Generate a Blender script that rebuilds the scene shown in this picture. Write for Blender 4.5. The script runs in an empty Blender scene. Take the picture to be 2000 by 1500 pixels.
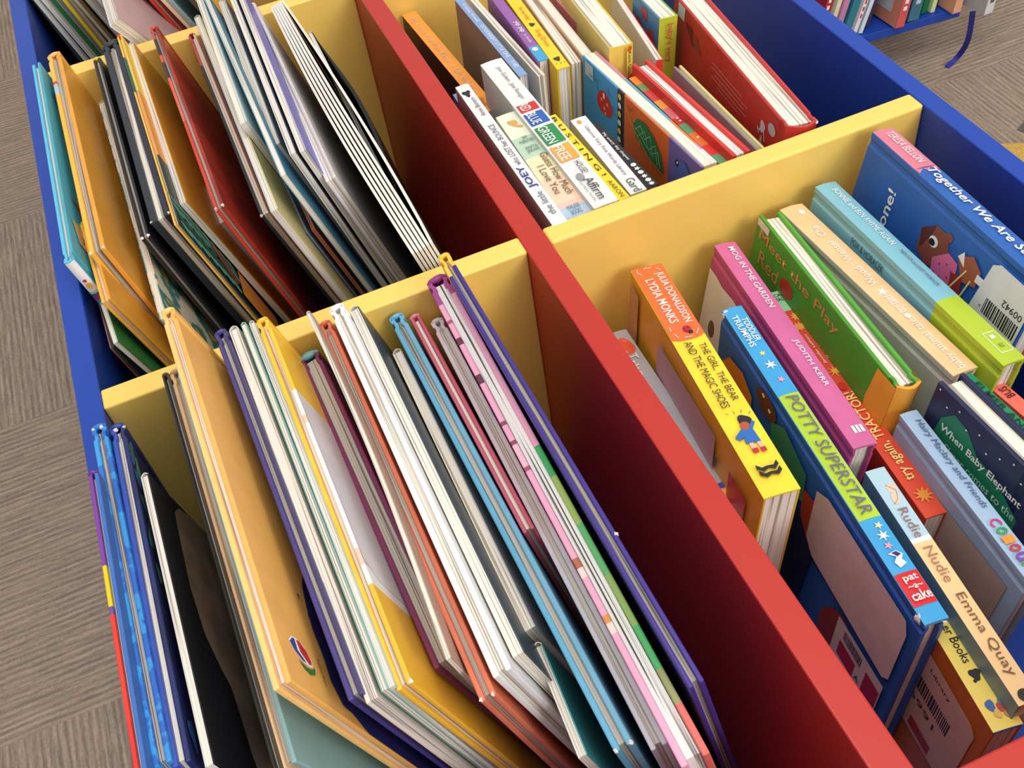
import bpy, bmesh, math, random
from mathutils import Matrix, Vector
random.seed(7)
C = bpy.context.scene.collection
sc = bpy.context.scene

# ------------------------------------------------------------------ camera
cam_d = bpy.data.cameras.new('camera'); cam = bpy.data.objects.new('camera', cam_d); C.objects.link(cam)
cam_d.sensor_width = 36.0; cam_d.lens = 36.0 * 2064.81 / 2000.0; cam_d.clip_start = 0.02
R = [[0.917934, -0.37828, -0.119586], [-0.359972, -0.667423, -0.651895], [0.166784, 0.641445, -0.74882]]
cam.matrix_world = Matrix(((R[0][0], -R[1][0], -R[2][0], -0.16133), (R[0][1], -R[1][1], -R[2][1], -0.51545), (R[0][2], -R[1][2], -R[2][2], 0.47932), (0, 0, 0, 1)))
sc.camera = cam
# ------------------------------------------------------------------ light
sc.view_settings.view_transform = 'Standard'; sc.view_settings.look = 'None'
sc.view_settings.exposure = -0.04; sc.view_settings.gamma = 1.0; sc.view_settings.use_curve_mapping = False
w = bpy.data.worlds.new('room_light'); sc.world = w; w.use_nodes = True
w.node_tree.nodes['Background'].inputs[0].default_value = (1.0, 0.985, 0.97, 1); w.node_tree.nodes['Background'].inputs[1].default_value = 0.62
def area(name, loc, target, size, power, col=(1, 0.98, 0.95)):
    d = bpy.data.lights.new(name, 'AREA'); d.shape = 'RECTANGLE'; d.size = size[0]; d.size_y = size[1]; d.energy = power; d.color = col
    o = bpy.data.objects.new(name, d); C.objects.link(o); o.location = loc
    o.rotation_euler = (Vector(target) - Vector(loc)).to_track_quat('-Z', 'Y').to_euler(); return o
area('window_daylight', (1.3, -2.7, 1.6), (0, 0, 0), (1.8, 1.3), 57)
area('ceiling_panel', (-0.1, -0.3, 2.3), (0, 0.1, 0), (1.2, 1.2), 32)
# ------------------------------------------------------------------ materials
def lin(h):
    if isinstance(h, str):
        h = h.lstrip('#'); c = [int(h[i:i + 2], 16) / 255 for i in (0, 2, 4)]
    else: c = [x / 255 for x in h]
    return tuple((x / 12.92 if x <= .04045 else ((x + .055) / 1.055) ** 2.4) for x in c) + (1.0,)
_m = {}
def newmat(name):
    m = bpy.data.materials.new(name); m.use_nodes = True
    return m, m.node_tree, m.node_tree.nodes['Principled BSDF']
def M(col, rough=.42, name='print'):
    k = (str(col), rough)
    if k in _m: return _m[k]
    m, nt, b = newmat(name + '_' + str(col).strip('#')); c = lin(col)
    b.inputs['Roughness'].default_value = rough
    t = nt.nodes.new('ShaderNodeTexCoord'); n = nt.nodes.new('ShaderNodeTexNoise'); n.inputs['Scale'].default_value = 55; n.inputs['Detail'].default_value = 4
    r = nt.nodes.new('ShaderNodeMapRange'); r.inputs['From Min'].default_value = .3; r.inputs['From Max'].default_value = .7; r.inputs['To Min'].default_value = .93; r.inputs['To Max'].default_value = 1.05
    mx = nt.nodes.new('ShaderNodeVectorMath'); mx.operation = 'SCALE'; mx.inputs[0].default_value = c[:3]
    nt.links.new(t.outputs['Object'], n.inputs['Vector']); nt.links.new(n.outputs['Fac'], r.inputs['Value']); nt.links.new(r.outputs['Result'], mx.inputs['Scale']); nt.links.new(mx.outputs[0], b.inputs['Base Color'])
    _m[k] = m; return m
def Mbands(stops, axis=0, rough=.42):
    """printed bands along one axis of the cover; stops = [(metres, colour), ...]"""
    k = ('b', str(stops), axis)
    if k in _m: return _m[k]
    m, nt, b = newmat('banded_print'); b.inputs['Roughness'].default_value = rough
    t = nt.nodes.new('ShaderNodeTexCoord'); s = nt.nodes.new('ShaderNodeSeparateXYZ'); mp = nt.nodes.new('ShaderNodeMath'); mp.operation = 'MULTIPLY'; mp.inputs[1].default_value = 1 / .4
    r = nt.nodes.new('ShaderNodeValToRGB'); r.color_ramp.interpolation = 'CONSTANT'
    e = r.color_ramp.elements; e[0].position = 0; e[0].color = lin(stops[0][1]); e.remove(e[1])
    for p, c in stops[1:]:
        x = e.new(min(1, max(0, p / .4))); x.color = lin(c)
    nt.links.new(t.outputs['Object'], s.inputs[0]); nt.links.new(s.outputs[axis], mp.inputs[0]); nt.links.new(mp.outputs[0], r.inputs[0]); nt.links.new(r.outputs[0], b.inputs['Base Color'])
    _m[k] = m; return m
def Mpages(col='#EAE2D4', dark='#9A9087', scale=1500., name='page_edges'):
    k = ('pg', col, dark, scale)
    if k in _m: return _m[k]
    m, nt, b = newmat(name); b.inputs['Roughness'].default_value = .8
    t = nt.nodes.new('ShaderNodeTexCoord'); mp = nt.nodes.new('ShaderNodeMapping'); mp.inputs['Scale'].default_value = (6, scale, 6)
    oi = nt.nodes.new('ShaderNodeObjectInfo'); ad = nt.nodes.new('ShaderNodeVectorMath'); ad.operation = 'ADD'
    mu = nt.nodes.new('ShaderNodeMath'); mu.operation = 'MULTIPLY'; mu.inputs[1].default_value = 37
    n = nt.nodes.new('ShaderNodeTexNoise'); n.inputs['Scale'].default_value = 1; n.inputs['Detail'].default_value = 1
    r = nt.nodes.new('ShaderNodeValToRGB'); e = r.color_ramp.elements; e[0].position = .36; e[0].color = lin(dark); e[1].position = .47; e[1].color = lin(col)
    nt.links.new(t.outputs['Object'], mp.inputs[0]); nt.links.new(mp.outputs[0], ad.inputs[0]); nt.links.new(oi.outputs['Random'], mu.inputs[0]); nt.links.new(mu.outputs[0], ad.inputs[1])
    nt.links.new(ad.outputs[0], n.inputs['Vector']); nt.links.new(n.outputs['Fac'], r.inputs[0]); nt.links.new(r.outputs[0], b.inputs['Base Color'])
    _m[k] = m; return m
def Mspeck(c1, c2, c3=None, scale=60, t1=.5, rough=.42, stretch=(1, 1, 1)):
    k = ('sp', c1, c2, c3, scale, stretch)
    if k in _m: return _m[k]
    m, nt, b = newmat('printed_art'); b.inputs['Roughness'].default_value = rough
    t = nt.nodes.new('ShaderNodeTexCoord'); mp = nt.nodes.new('ShaderNodeMapping'); mp.inputs['Scale'].default_value = stretch
    n = nt.nodes.new('ShaderNodeTexNoise'); n.inputs['Scale'].default_value = scale; n.inputs['Detail'].default_value = 2
    r = nt.nodes.new('ShaderNodeValToRGB'); e = r.color_ramp.elements; e[0].position = t1 - .03; e[0].color = lin(c1); e[1].position = t1 + .03; e[1].color = lin(c2)
    if c3: x = e.new(t1 + .12); x.color = lin(c2); x = e.new(t1 + .15); x.color = lin(c3)
    nt.links.new(t.outputs['Object'], mp.inputs[0]); nt.links.new(mp.outputs[0], n.inputs['Vector']); nt.links.new(n.outputs['Fac'], r.inputs[0]); nt.links.new(r.outputs[0], b.inputs['Base Color'])
    _m[k] = m; return m
# ------------------------------------------------------------------ mesh helpers
def link(name, bm, mat, parent=None, smooth=False):
    me = bpy.data.meshes.new(name); bmesh.ops.recalc_face_normals(bm, faces=bm.faces[:]); bm.to_mesh(me); bm.free()
    o = bpy.data.objects.new(name, me); me.materials.append(mat); C.objects.link(o)
    if parent is not None: o.parent = parent
    if smooth:
        for p in me.polygons: p.use_smooth = True
    return o
def add_box(bm, a, b, seg=None):
    """box from corner a to corner b, optionally cut along x and z"""
    nx, nz = seg or (1, 1)
    vs = {}
    for i in range(nx + 1):
        for k in range(nz + 1):
            for j in (0, 1):
                vs[i, j, k] = bm.verts.new((a[0] + (b[0] - a[0]) * i / nx, (a[1], b[1])[j], a[2] + (b[2] - a[2]) * k / nz))
    for i in range(nx):
        for k in range(nz):
            for j in (0, 1): bm.faces.new([vs[i, j, k], vs[i + 1, j, k], vs[i + 1, j, k + 1], vs[i, j, k + 1]])
    for i in range(nx):
        for k in (0, nz): bm.faces.new([vs[i, 0, k], vs[i + 1, 0, k], vs[i + 1, 1, k], vs[i, 1, k]])
    for k in range(nz):
        for i in (0, nx): bm.faces.new([vs[i, 0, k], vs[i, 0, k + 1], vs[i, 1, k + 1], vs[i, 1, k]])
def bevel(bm, r, seg=2, ang=.6):
    bmesh.ops.recalc_face_normals(bm, faces=bm.faces[:])
    es = [e for e in bm.edges if len(e.link_faces) == 2 and e.calc_face_angle(0) > ang]
    if es: bmesh.ops.bevel(bm, geom=es, offset=r, segments=seg, profile=.5, affect='EDGES', clamp_overlap=True)
def extrude_poly(bm, pts, f0, f1):
    """prism between two point maps"""
    a = [bm.verts.new(f0(p)) for p in pts]; b = [bm.verts.new(f1(p)) for p in pts]
    bm.faces.new(a); bm.faces.new(b[::-1])
    n = len(pts)
    for i in range(n): bm.faces.new([a[i], a[(i + 1) % n], b[(i + 1) % n], b[i]])
def tag(o, label, cat, group=None, kind=None):
    o['label'] = label; o['category'] = cat
    if group: o['group'] = group
    if kind: o['kind'] = kind
# ------------------------------------------------------------------ the browser box
BY, BE = -0.4045, 1.30     # front end panel (back edge) and far end of the unit
XL0, XL1, XR0, XR1 = -0.3085, -0.2925, 0.3155, 0.3308
ZF, ZB = -0.63, -0.25      # carpet height, bin floor height (top edges of the boards are z = 0)
YEL = '#FBD26A'; RED = '#BC3024'; BLU = '#1844A8'
def panel(name, a, b, mat, parent, r=.0012):
    bm = bmesh.new(); add_box(bm, a, b); bevel(bm, r, 3); return link(name, bm, mat, parent)
def lam(col, name):
    m, nt, b = newmat(name); b.inputs['Base Color'].default_value = lin(col); b.inputs['Roughness'].default_value = .38
    t = nt.nodes.new('ShaderNodeTexCoord'); n = nt.nodes.new('ShaderNodeTexNoise'); n.inputs['Scale'].default_value = 900
    bp = nt.nodes.new('ShaderNodeBump'); bp.inputs['Strength'].default_value = .06; bp.inputs['Distance'].default_value = .0004
    nt.links.new(t.outputs['Object'], n.inputs['Vector']); nt.links.new(n.outputs['Fac'], bp.inputs['Height']); nt.links.new(bp.outputs[0], b.inputs['Normal']); return m
my, mr, mb = lam(YEL, 'yellow_laminate'), lam(RED, 'red_laminate'), lam(BLU, 'blue_laminate')
box = bpy.data.objects.new('book_browser_box', None); C.objects.link(box); box.location = (0, 0, ZF)
tag(box, 'large blue, red and yellow open-topped browser box full of children\'s books', 'book box')
def bp_(name, a, b, mat, r=.0012):
    return panel(name, (a[0], a[1], a[2] - ZF), (b[0], b[1], b[2] - ZF), mat, box, r)
bp_('side_panel', (XL0, BY - .018, ZF), (XL1, BE, 0), mb)['label'] = 'long blue side panel at the left'
bp_('side_panel', (XR0, BY - .018, ZF), (XR1, BE, 0), mb)['label'] = 'long blue side panel at the right'
bp_('centre_panel', (0, BY, ZB), (.018, BE, 0), mr)['label'] = 'long red centre panel'
bp_('end_panel', (XL1, BY - .018, ZF), (XR0, BY, 0), mr)['label'] = 'red end panel nearest the viewer'
bp_('end_panel', (XL1, BE - .018, ZF), (XR0, BE, 0), mr)
bp_('bin_floor', (XL1, BY, ZB - .016), (XR0, BE - .018, ZB), mb, .0006)
for y in (0., .4226, .8452):
    bp_('divider', (XL1, y, ZB), (0, y + .0176, 0), my, .0016)['label'] = 'yellow cross divider, left of the red panel'
    bp_('divider', (.018, y, ZB), (XR0, y + .0176, 0), my, .0022)['label'] = 'yellow cross divider, right of the red panel'
# ------------------------------------------------------------------ carpet
def carpet_mat():
    m, nt, b = newmat('ribbed_carpet'); N = nt.nodes.new; Lk = nt.links.new
    b.inputs['Roughness'].default_value = .95
    t = N('ShaderNodeTexCoord'); s = N('ShaderNodeSeparateXYZ'); Lk(t.outputs['Object'], s.inputs[0])
    ck = N('ShaderNodeTexChecker'); mp = N('ShaderNodeMapping'); mp.inputs['Location'].default_value = (.194 / .506, -.205 / .506, .5); mp.inputs['Scale'].default_value = (1 / .506, 1 / .506, 0)
    ck.inputs['Scale'].default_value = 1; ck.inputs['Color1'].default_value = (1, 1, 1, 1); ck.inputs['Color2'].default_value = (0, 0, 0, 1)
    Lk(t.outputs['Object'], mp.inputs[0]); Lk(mp.outputs[0], ck.inputs[0])
    c1, c2 = N('ShaderNodeCombineXYZ'), N('ShaderNodeCombineXYZ')
    Lk(s.outputs[0], c1.inputs[0]); Lk(s.outputs[1], c1.inputs[1]); Lk(s.outputs[1], c2.inputs[0]); Lk(s.outputs[0], c2.inputs[1])
    mx = N('ShaderNodeMix'); mx.data_type = 'VECTOR'; Lk(ck.outputs['Fac'], mx.inputs['Factor']); Lk(c1.outputs[0], mx.inputs['A']); Lk(c2.outputs[0], mx.inputs['B'])
    V = mx.outputs['Result']
    def noise(sx, sy, det=2, dist=0):
        q = N('ShaderNodeMapping'); q.inputs['Scale'].default_value = (sx, sy, 1); Lk(V, q.inputs[0])
        n = N('ShaderNodeTexNoise'); n.inputs['Scale'].default_value = 1; n.inputs['Detail'].default_value = det; n.inputs['Distortion'].default_value = dist; Lk(q.outputs[0], n.inputs['Vector']); return n.outputs['Fac']
    wide = noise(290, 14, 3); fine = noise(420, 60, 2); dash = noise(260, 260, 2)
    wv = N('ShaderNodeTexWave'); wv.inputs['Scale'].default_value = 34; wv.inputs['Distortion'].default_value = 1.2; wv.inputs['Detail'].default_value = 2; wv.inputs['Detail Scale'].default_value = 3
    Lk(V, wv.inputs['Vector'])
    def comb(a, wa, b_, wb):
        m1 = N('ShaderNodeMath'); m1.operation = 'MULTIPLY'; Lk(a, m1.inputs[0]); m1.inputs[1].default_value = wa
        m2 = N('ShaderNodeMath'); m2.operation = 'MULTIPLY_ADD'; Lk(b_, m2.inputs[0]); m2.inputs[1].default_value = wb; Lk(m1.outputs[0], m2.inputs[2]); return m2.outputs[0]
    f = comb(wide, .5, fine, .22); f = comb(f, 1, dash, .18); f = comb(f, 1, wv.outputs['Fac'], .12)
    r = N('ShaderNodeValToRGB'); e = r.color_ramp.elements; e[0].position = .38; e[0].color = lin('#837263'); e[1].position = .66; e[1].color = lin('#BDA68F'); x = e.new(.52); x.color = lin('#A28D79')
    Lk(f, r.inputs[0]); Lk(r.outputs[0], b.inputs['Base Color'])
    bp = N('ShaderNodeBump'); bp.inputs['Strength'].default_value = .5; bp.inputs['Distance'].default_value = .004; Lk(f, bp.inputs['Height']); Lk(bp.outputs[0], b.inputs['Normal'])
    return m
bm = bmesh.new(); add_box(bm, (-2.2, -1.6, ZF - .01), (3.2, 3.4, ZF)); fl = link('floor', bm, carpet_mat()); fl['kind'] = 'structure'; fl['label'] = 'brown ribbed carpet tiles laid quarter-turned'
def tile(name, pts, mat, lab):
    bm = bmesh.new(); extrude_poly(bm, pts, lambda p: (p[0], p[1], ZF - .004), lambda p: (p[0], p[1], ZF + .0012)); o = link(name, bm, mat); o['kind'] = 'structure'; o['label'] = lab
def pile(c1, c2): return Mspeck(c1, c2, scale=420, rough=.95)
tile('trim_1', [(.80, .10), (.975, .10), (1.04, .36), (1.06, .45), (1.02, .505), (.965, .535), (.80, .50)], pile('#C79A4A', '#DDB45E'), 'yellow inset in the carpet right of the box')
tile('trim_2', [(.98, .14), (1.5, .14), (1.5, .565), (1.06, .565), (1.02, .545), (1.045, .49), (1.07, .44), (1.05, .35)], pile('#55524F', '#6E6A66'), 'dark grey inset in the carpet right of the box')
# ------------------------------------------------------------------ books
GEO = {
'lf1': (-0.2918, -0.1025, 0.055, -0.45, 0, 0, 0.1765, 0.305, 0.0055),
'lf2': (-0.2891, -0.0604, 0.045, 0.24, 0, 0, 0.2126, 0.295, 0.0085),
'lf3': (-0.2798, -0.0626, 0.042, -0.33, 0, 0, 0.2124, 0.292, 0.0085),
'lf4': (-0.269, -0.1042, 0.04, 0.41, 0, 8, 0.1762, 0.2928, 0.0045),
'lf5': (-0.2503, -0.006, 0.0142, 1.15, 0, 12, 0.2795, 0.2701, 0.0045),
'lf6': (-0.2461, -0.006, 0.0129, 0.9, 0, 16, 0.2764, 0.2735, 0.0085),
'lf7': (-0.2336, -0.006, 0.0607, 1.19, 0, 13, 0.2646, 0.3188, 0.009),
'lf8': (-0.2106, -0.006, 0.0311, 1.9, 0, 13, 0.2678, 0.2885, 0.008),
'lf9': (-0.2014, -0.006, 0.0301, 1.48, 0, 13, 0.2721, 0.2875, 0.006),
'lf10': (-0.1934, -0.006, 0.0315, 1.5, 0, 13, 0.2704, 0.2889, 0.0035),
'lf11': (-0.1884, -0.006, 0.0304, 1.25, 0, 13, 0.2696, 0.2878, 0.0035),
'lf12': (-0.1844, -0.006, 0.0284, 0.98, 0, 14, 0.2713, 0.2869, 0.008),
'lf14': (-0.1684, -0.01, -0.0112, 1.92, 0, 14, 0.2438, 0.2462, 0.014),
'lf15': (-0.1532, -0.006, 0.022, -0.05, 0, 12, 0.2635, 0.2781, 0.0028),
'lf16': (-0.1489, -0.006, 0.0076, 0.6, 0, 13, 0.2832, 0.2644, 0.0085),
'lf17': (-0.1391, -0.006, 0.0169, 0.56, 0, 14, 0.2791, 0.275, 0.01),
'lf18': (-0.1267, -0.006, 0.0107, 0.72, 0, 14, 0.2705, 0.2687, 0.0065),
'lf19a': (-0.1076, -0.0116, -0.07, 0.6, 0, 13, 0.1949, 0.1847, 0.003),
'lf19': (-0.1103, -0.026, -0.02, 0.14, 0, 15, 0.2241, 0.2381, 0.0065),
'lf20': (-0.108, -0.255, -0.03, -2.96, 0, 14, 0.064, 0.2267, 0.005),
'lf21': (-0.1039, -0.006, -0.0088, 1.21, 0, 11, 0.3256, 0.2457, 0.01),
'lf22': (-0.0904, -0.006, -0.0141, 0.8, 0, 11, 0.1914, 0.2403, 0.007),
'lf23': (-0.0775, -0.006, -0.0256, -0.17, 0, 10, 0.3261, 0.2279, 0.009),
'lf24': (-0.0736, -0.006, 0.0097, -0.37, 0, 10, 0.3512, 0.2637, 0.0145),
'lf25': (-0.0624, -0.006, 0.0272, 0.59, 0, 10, 0.3271, 0.2815, 0.008),
'lm1': (-0.2893, 0.4, 0.03, -0.52, -0, 9, 0.283, 0.3046, 0.0075),
'lm2': (-0.277, 0.418, 0.0238, 0.2, -0, 9, 0.2921, 0.2772, 0.012),
'lm3': (-0.2815, 0.1804, 0.012, 2.43, 0, 13, 0.0948, 0.2689, 0.007),
'lm4': (-0.2905, 0.148, -0.03, 1.9, 0, 10, 0.06, 0.264, 0.003),
'lm5': (-0.2857, 0.1371, -0.012, 3.96, 0, 15, 0.0673, 0.2464, 0.004),
'lm6': (-0.2529, 0.4, -0.0223, 0.68, 0, 12, 0.3102, 0.2328, 0.006),
'lm7': (-0.243, 0.418, 0.0089, 0.09, 0, 11, 0.2737, 0.2637, 0.007),
'lm8': (-0.2311, 0.418, 0.0175, -0.08, 0, 13, 0.2724, 0.2746, 0.016),
'lm9': (-0.2156, 0.418, 0.0228, 0.03, 0, 13, 0.2908, 0.28, 0.0045),
'lm10': (-0.2095, 0.418, 0.0126, 0.3, 0, 15, 0.2551, 0.2719, 0.0055),
'lm11': (-0.187, 0.418, 0.0202, 0.26, 0, 13, 0.2855, 0.2773, 0.0075),
'lm12': (-0.1928, 0.2499, -0.04, 2.33, 0, 14, 0.0532, 0.2164, 0.0065),
'lm13': (-0.1575, 0.418, 0.0031, 0.04, 0, 15, 0.2867, 0.262, 0.0065),
'lm14': (-0.147, 0.418, 0.0179, -0.47, 0, 15, 0.307, 0.2773, 0.006),
'lm15': (-0.1395, 0.418, 0.0323, -1.69, 0, 15, 0.2107, 0.2923, 0.006),
'lm16': (-0.1329, 0.418, 0.0336, -0.22, 0, 15, 0.2927, 0.2936, 0.005),
'lm17': (-0.1217, 0.418, 0.0251, -2.02, 0, 15, 0.2415, 0.2848, 0.007),
'lm18': (-0.1116, 0.418, 0.0366, -2.15, 0, 14, 0.2759, 0.2954, 0.0055),
'lm19': (-0.1045, 0.418, 0.0368, -2.08, 0, 14, 0.2772, 0.2955, 0.0055),
'lm21': (-0.0994, 0.418, 0.0128, -0.97, 0, 15, 0.2869, 0.2721, 0.0085),
'lm22': (-0.0798, 0.41, 0.0102, 0.74, 0, 14, 0.3847, 0.2682, 0.0125),
'lm23': (-0.054, 0.4, -0.0193, -1.16, 0, 11, 0.3141, 0.235, 0.0035),
'lm24': (-0.1318, 0.2065, -0.03, 0.48, 0, 15, 0.0696, 0.2278, 0.003),
'lm25': (-0.1248, 0.1837, -0.03, -0.03, 0, 15, 0.0458, 0.2278, 0.003),
'r1': (0.0441, -0.0217, -0.085, -1.11, 0, -4, 0.1824, 0.1654, 0.0155),
'r2': (0.0703, -0.012, -0.0412, -5.22, 0, -4, 0.2107, 0.2093, 0.0235),
'r3': (0.1374, -0.012, -0.0472, -5.17, 0, -8, 0.2, 0.2048, 0.0165),
'r4': (0.1108, -0.0697, -0.05, -5.38, 0, -3, 0.2556, 0.2003, 0.0145),
'r5': (0.1567, -0.0539, -0.07, -4.95, 0, -4, 0.207, 0.1804, 0.0145),
'r6': (0.1738, -0.012, -0.034, -3.87, 0, -9, 0.1799, 0.2187, 0.0175),
'r7': (0.1908, -0.012, -0.0366, 2.12, 0, -8, 0.1862, 0.2155, 0.0195),
'r8': (0.2193, -0.012, -0.0273, 0.65, 0, -8, 0.1989, 0.2249, 0.0175),
'r9': (0.2623, -0.012, 0.0035, -0.95, 0, -10, 0.178, 0.2574, 0.0185),
'r10': (0.1601, -0.2002, -0.05, -4.4, 0, -5, 0.1277, 0.2008, 0.012),
'r11': (0.1795, -0.2044, -0.025, 1.85, 0, -8, 0.0839, 0.2272, 0.02),
'r12': (0.2013, -0.2017, -0.035, 2.88, 0, -8, 0.0596, 0.2171, 0.007),
'r13': (0.2202, -0.2052, -0.05, 4.89, 0, -8, 0.0425, 0.202, 0.011),
'r14': (0.1224, -0.2215, -0.06, -6.21, 0, -3, 0.1572, 0.1903, 0.0125),
'r15': (0.1008, -0.3163, -0.075, -7.68, 0, -2, 0.0644, 0.1751, 0.017),
'b1': (0.0397, 0.418, -0.0408, 2.81, 0, -2, 0.195, 0.2093, 0.014),
'b2': (0.0257, 0.2117, 0, -0.01, 0, 0, 0.1966, 0.25, 0.011),
'b2b': (0.0318, 0.2483, -0.03, -0.37, 0, 0, 0.214, 0.22, 0.0055),
'b3': (0.0408, 0.1622, -0.005, -1.07, 0, 0, 0.1446, 0.245, 0.02),
'b4': (0.0552, 0.2309, 0, 0.82, 0, 0, 0.2131, 0.25, 0.019),
'b5': (0.0771, 0.1476, -0.01, 2.44, 0, 0, 0.1205, 0.24, 0.0085),
'b6': (0.0946, 0.1402, -0.015, -0.02, 0, 0, 0.1058, 0.235, 0.013),
'b7': (0.1088, 0.1397, -0.025, 3.29, 0, 0, 0.0942, 0.225, 0.009),
'b8': (0.1386, 0.2121, -0.01, 3.57, 0, -3, 0.182, 0.2403, 0.0135),
'b9': (0.1627, 0.1746, -0.02, 2.87, 0, -3, 0.1362, 0.2303, 0.007),
'b10': (0.1689, 0.1807, -0.012, 3.21, 0, -4, 0.1486, 0.2386, 0.0155),
'b11': (0.2013, 0.1699, -0.02, -0.06, -0, -6, 0.1305, 0.2313, 0.0075),
'b12': (0.2392, 0.238, 0, -5.63, 0, -5, 0.2095, 0.251, 0.0255),
'b13': (0.076, 0.351, -0.005, 1.04, 0, -2, 0.1464, 0.2451, 0.0075),
'b14': (0.0902, 0.3682, -0.01, 1.64, 0, 0, 0.1651, 0.24, 0.006),
'b15': (0.1055, 0.3467, -0.005, -1.9, 0, -2, 0.1303, 0.2451, 0.009),
'b16': (0.1171, 0.3441, -0.005, -3.04, 0, -2, 0.1473, 0.2451, 0.0115),
'b17': (0.1369, 0.352, -0.015, -3.6, 0, -3, 0.1394, 0.2353, 0.01),
'b18': (0.145, 0.3399, -0.012, -2.38, 0, -3, 0.1249, 0.2383, 0.009),
'b19': (0.16, 0.336, -0.015, -0.72, 0, -3, 0.109, 0.2353, 0.004),
'b20': (0.1623, 0.3071, 0, -3.5, -0, -3, 0.1134, 0.2503, 0.021),
'b21': (0.2052, 0.2927, -0.012, -8.18, 0, -5, 0.1196, 0.2389, 0.006),
'b22': (0.2114, 0.2625, 0, -1.44, 0, -4, 0.0521, 0.2506, 0.017),
'lb1': (-0.2956, 0.8622, 0.02, 0, 0, 12, 0.25, 0.276, 0.01),
'lb2': (-0.2947, 0.8615, 0.02, 0, 0, 14, 0.25, 0.2783, 0.0055),
'lb3': (-0.2884, 0.8571, 0.02, 0, 0, 15, 0.25, 0.2795, 0.0085),
'lb4': (-0.2793, 0.8507, 0.02, 0, 0, 15, 0.25, 0.2795, 0.0105),
'lb5': (-0.2679, 0.8426, 0.02, 0, 0, 14, 0.25, 0.2783, 0.0095),
'lb6': (-0.2584, 0.8359, 0.02, 0, 0, 16, 0.25, 0.2809, 0.007),
'lb7': (-0.248, 0.8286, 0.02, 0, 0, 17, 0.25, 0.2823, 0.01),
'lb7b': (-0.2382, 0.8217, 0.02, 0, 0, 18, 0.25, 0.2839, 0.0065),
'lb8': (-0.2189, 0.5559, 0.02, 0, 0, 31, 0.11, 0.315, 0.012),
'lb9': (-0.2095, 0.8014, 0.02, 0, 0, 17, 0.25, 0.2823, 0.0145),
'lb10': (-0.1912, 0.7885, 0.02, 0, 0, 20, 0.25, 0.2873, 0.0095),
'lb11': (-0.1821, 0.7821, 0.02, 0, 0, 22, 0.25, 0.2912, 0.0095),
'lb12': (-0.1551, 0.7631, 0.02, 0, 0, 20, 0.25, 0.2873, 0.008),
}
PG = Mpages(); PGB = Mpages('#F1E6D6', '#A59A8C', 420., 'board_page_edges'); PGW = Mpages('#E9E7E2', '#4A4644', 750., 'bold_page_edges'); PGG = Mpages('#BFB5A8', '#6E665E', 1500.)
PGK = {'w': PG, 'b': PGB, 'k': PGW, 'g': PGG}
BK = {}
class Book:
    pass
def frame(g):
    y, p, l = (math.radians(x) for x in (g[3], g[4], g[5]))
    u = Vector((math.sin(y) * math.cos(p), -math.cos(y) * math.cos(p), math.sin(p)))
    w0 = Vector((0, 0, 1)).cross(u).normalized(); d0 = -u.cross(w0)
    d = math.cos(l) * d0 + math.sin(l) * w0; w_ = math.cos(l) * w0 - math.sin(l) * d0
    return Vector(g[:3]), u, w_, d
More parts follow.
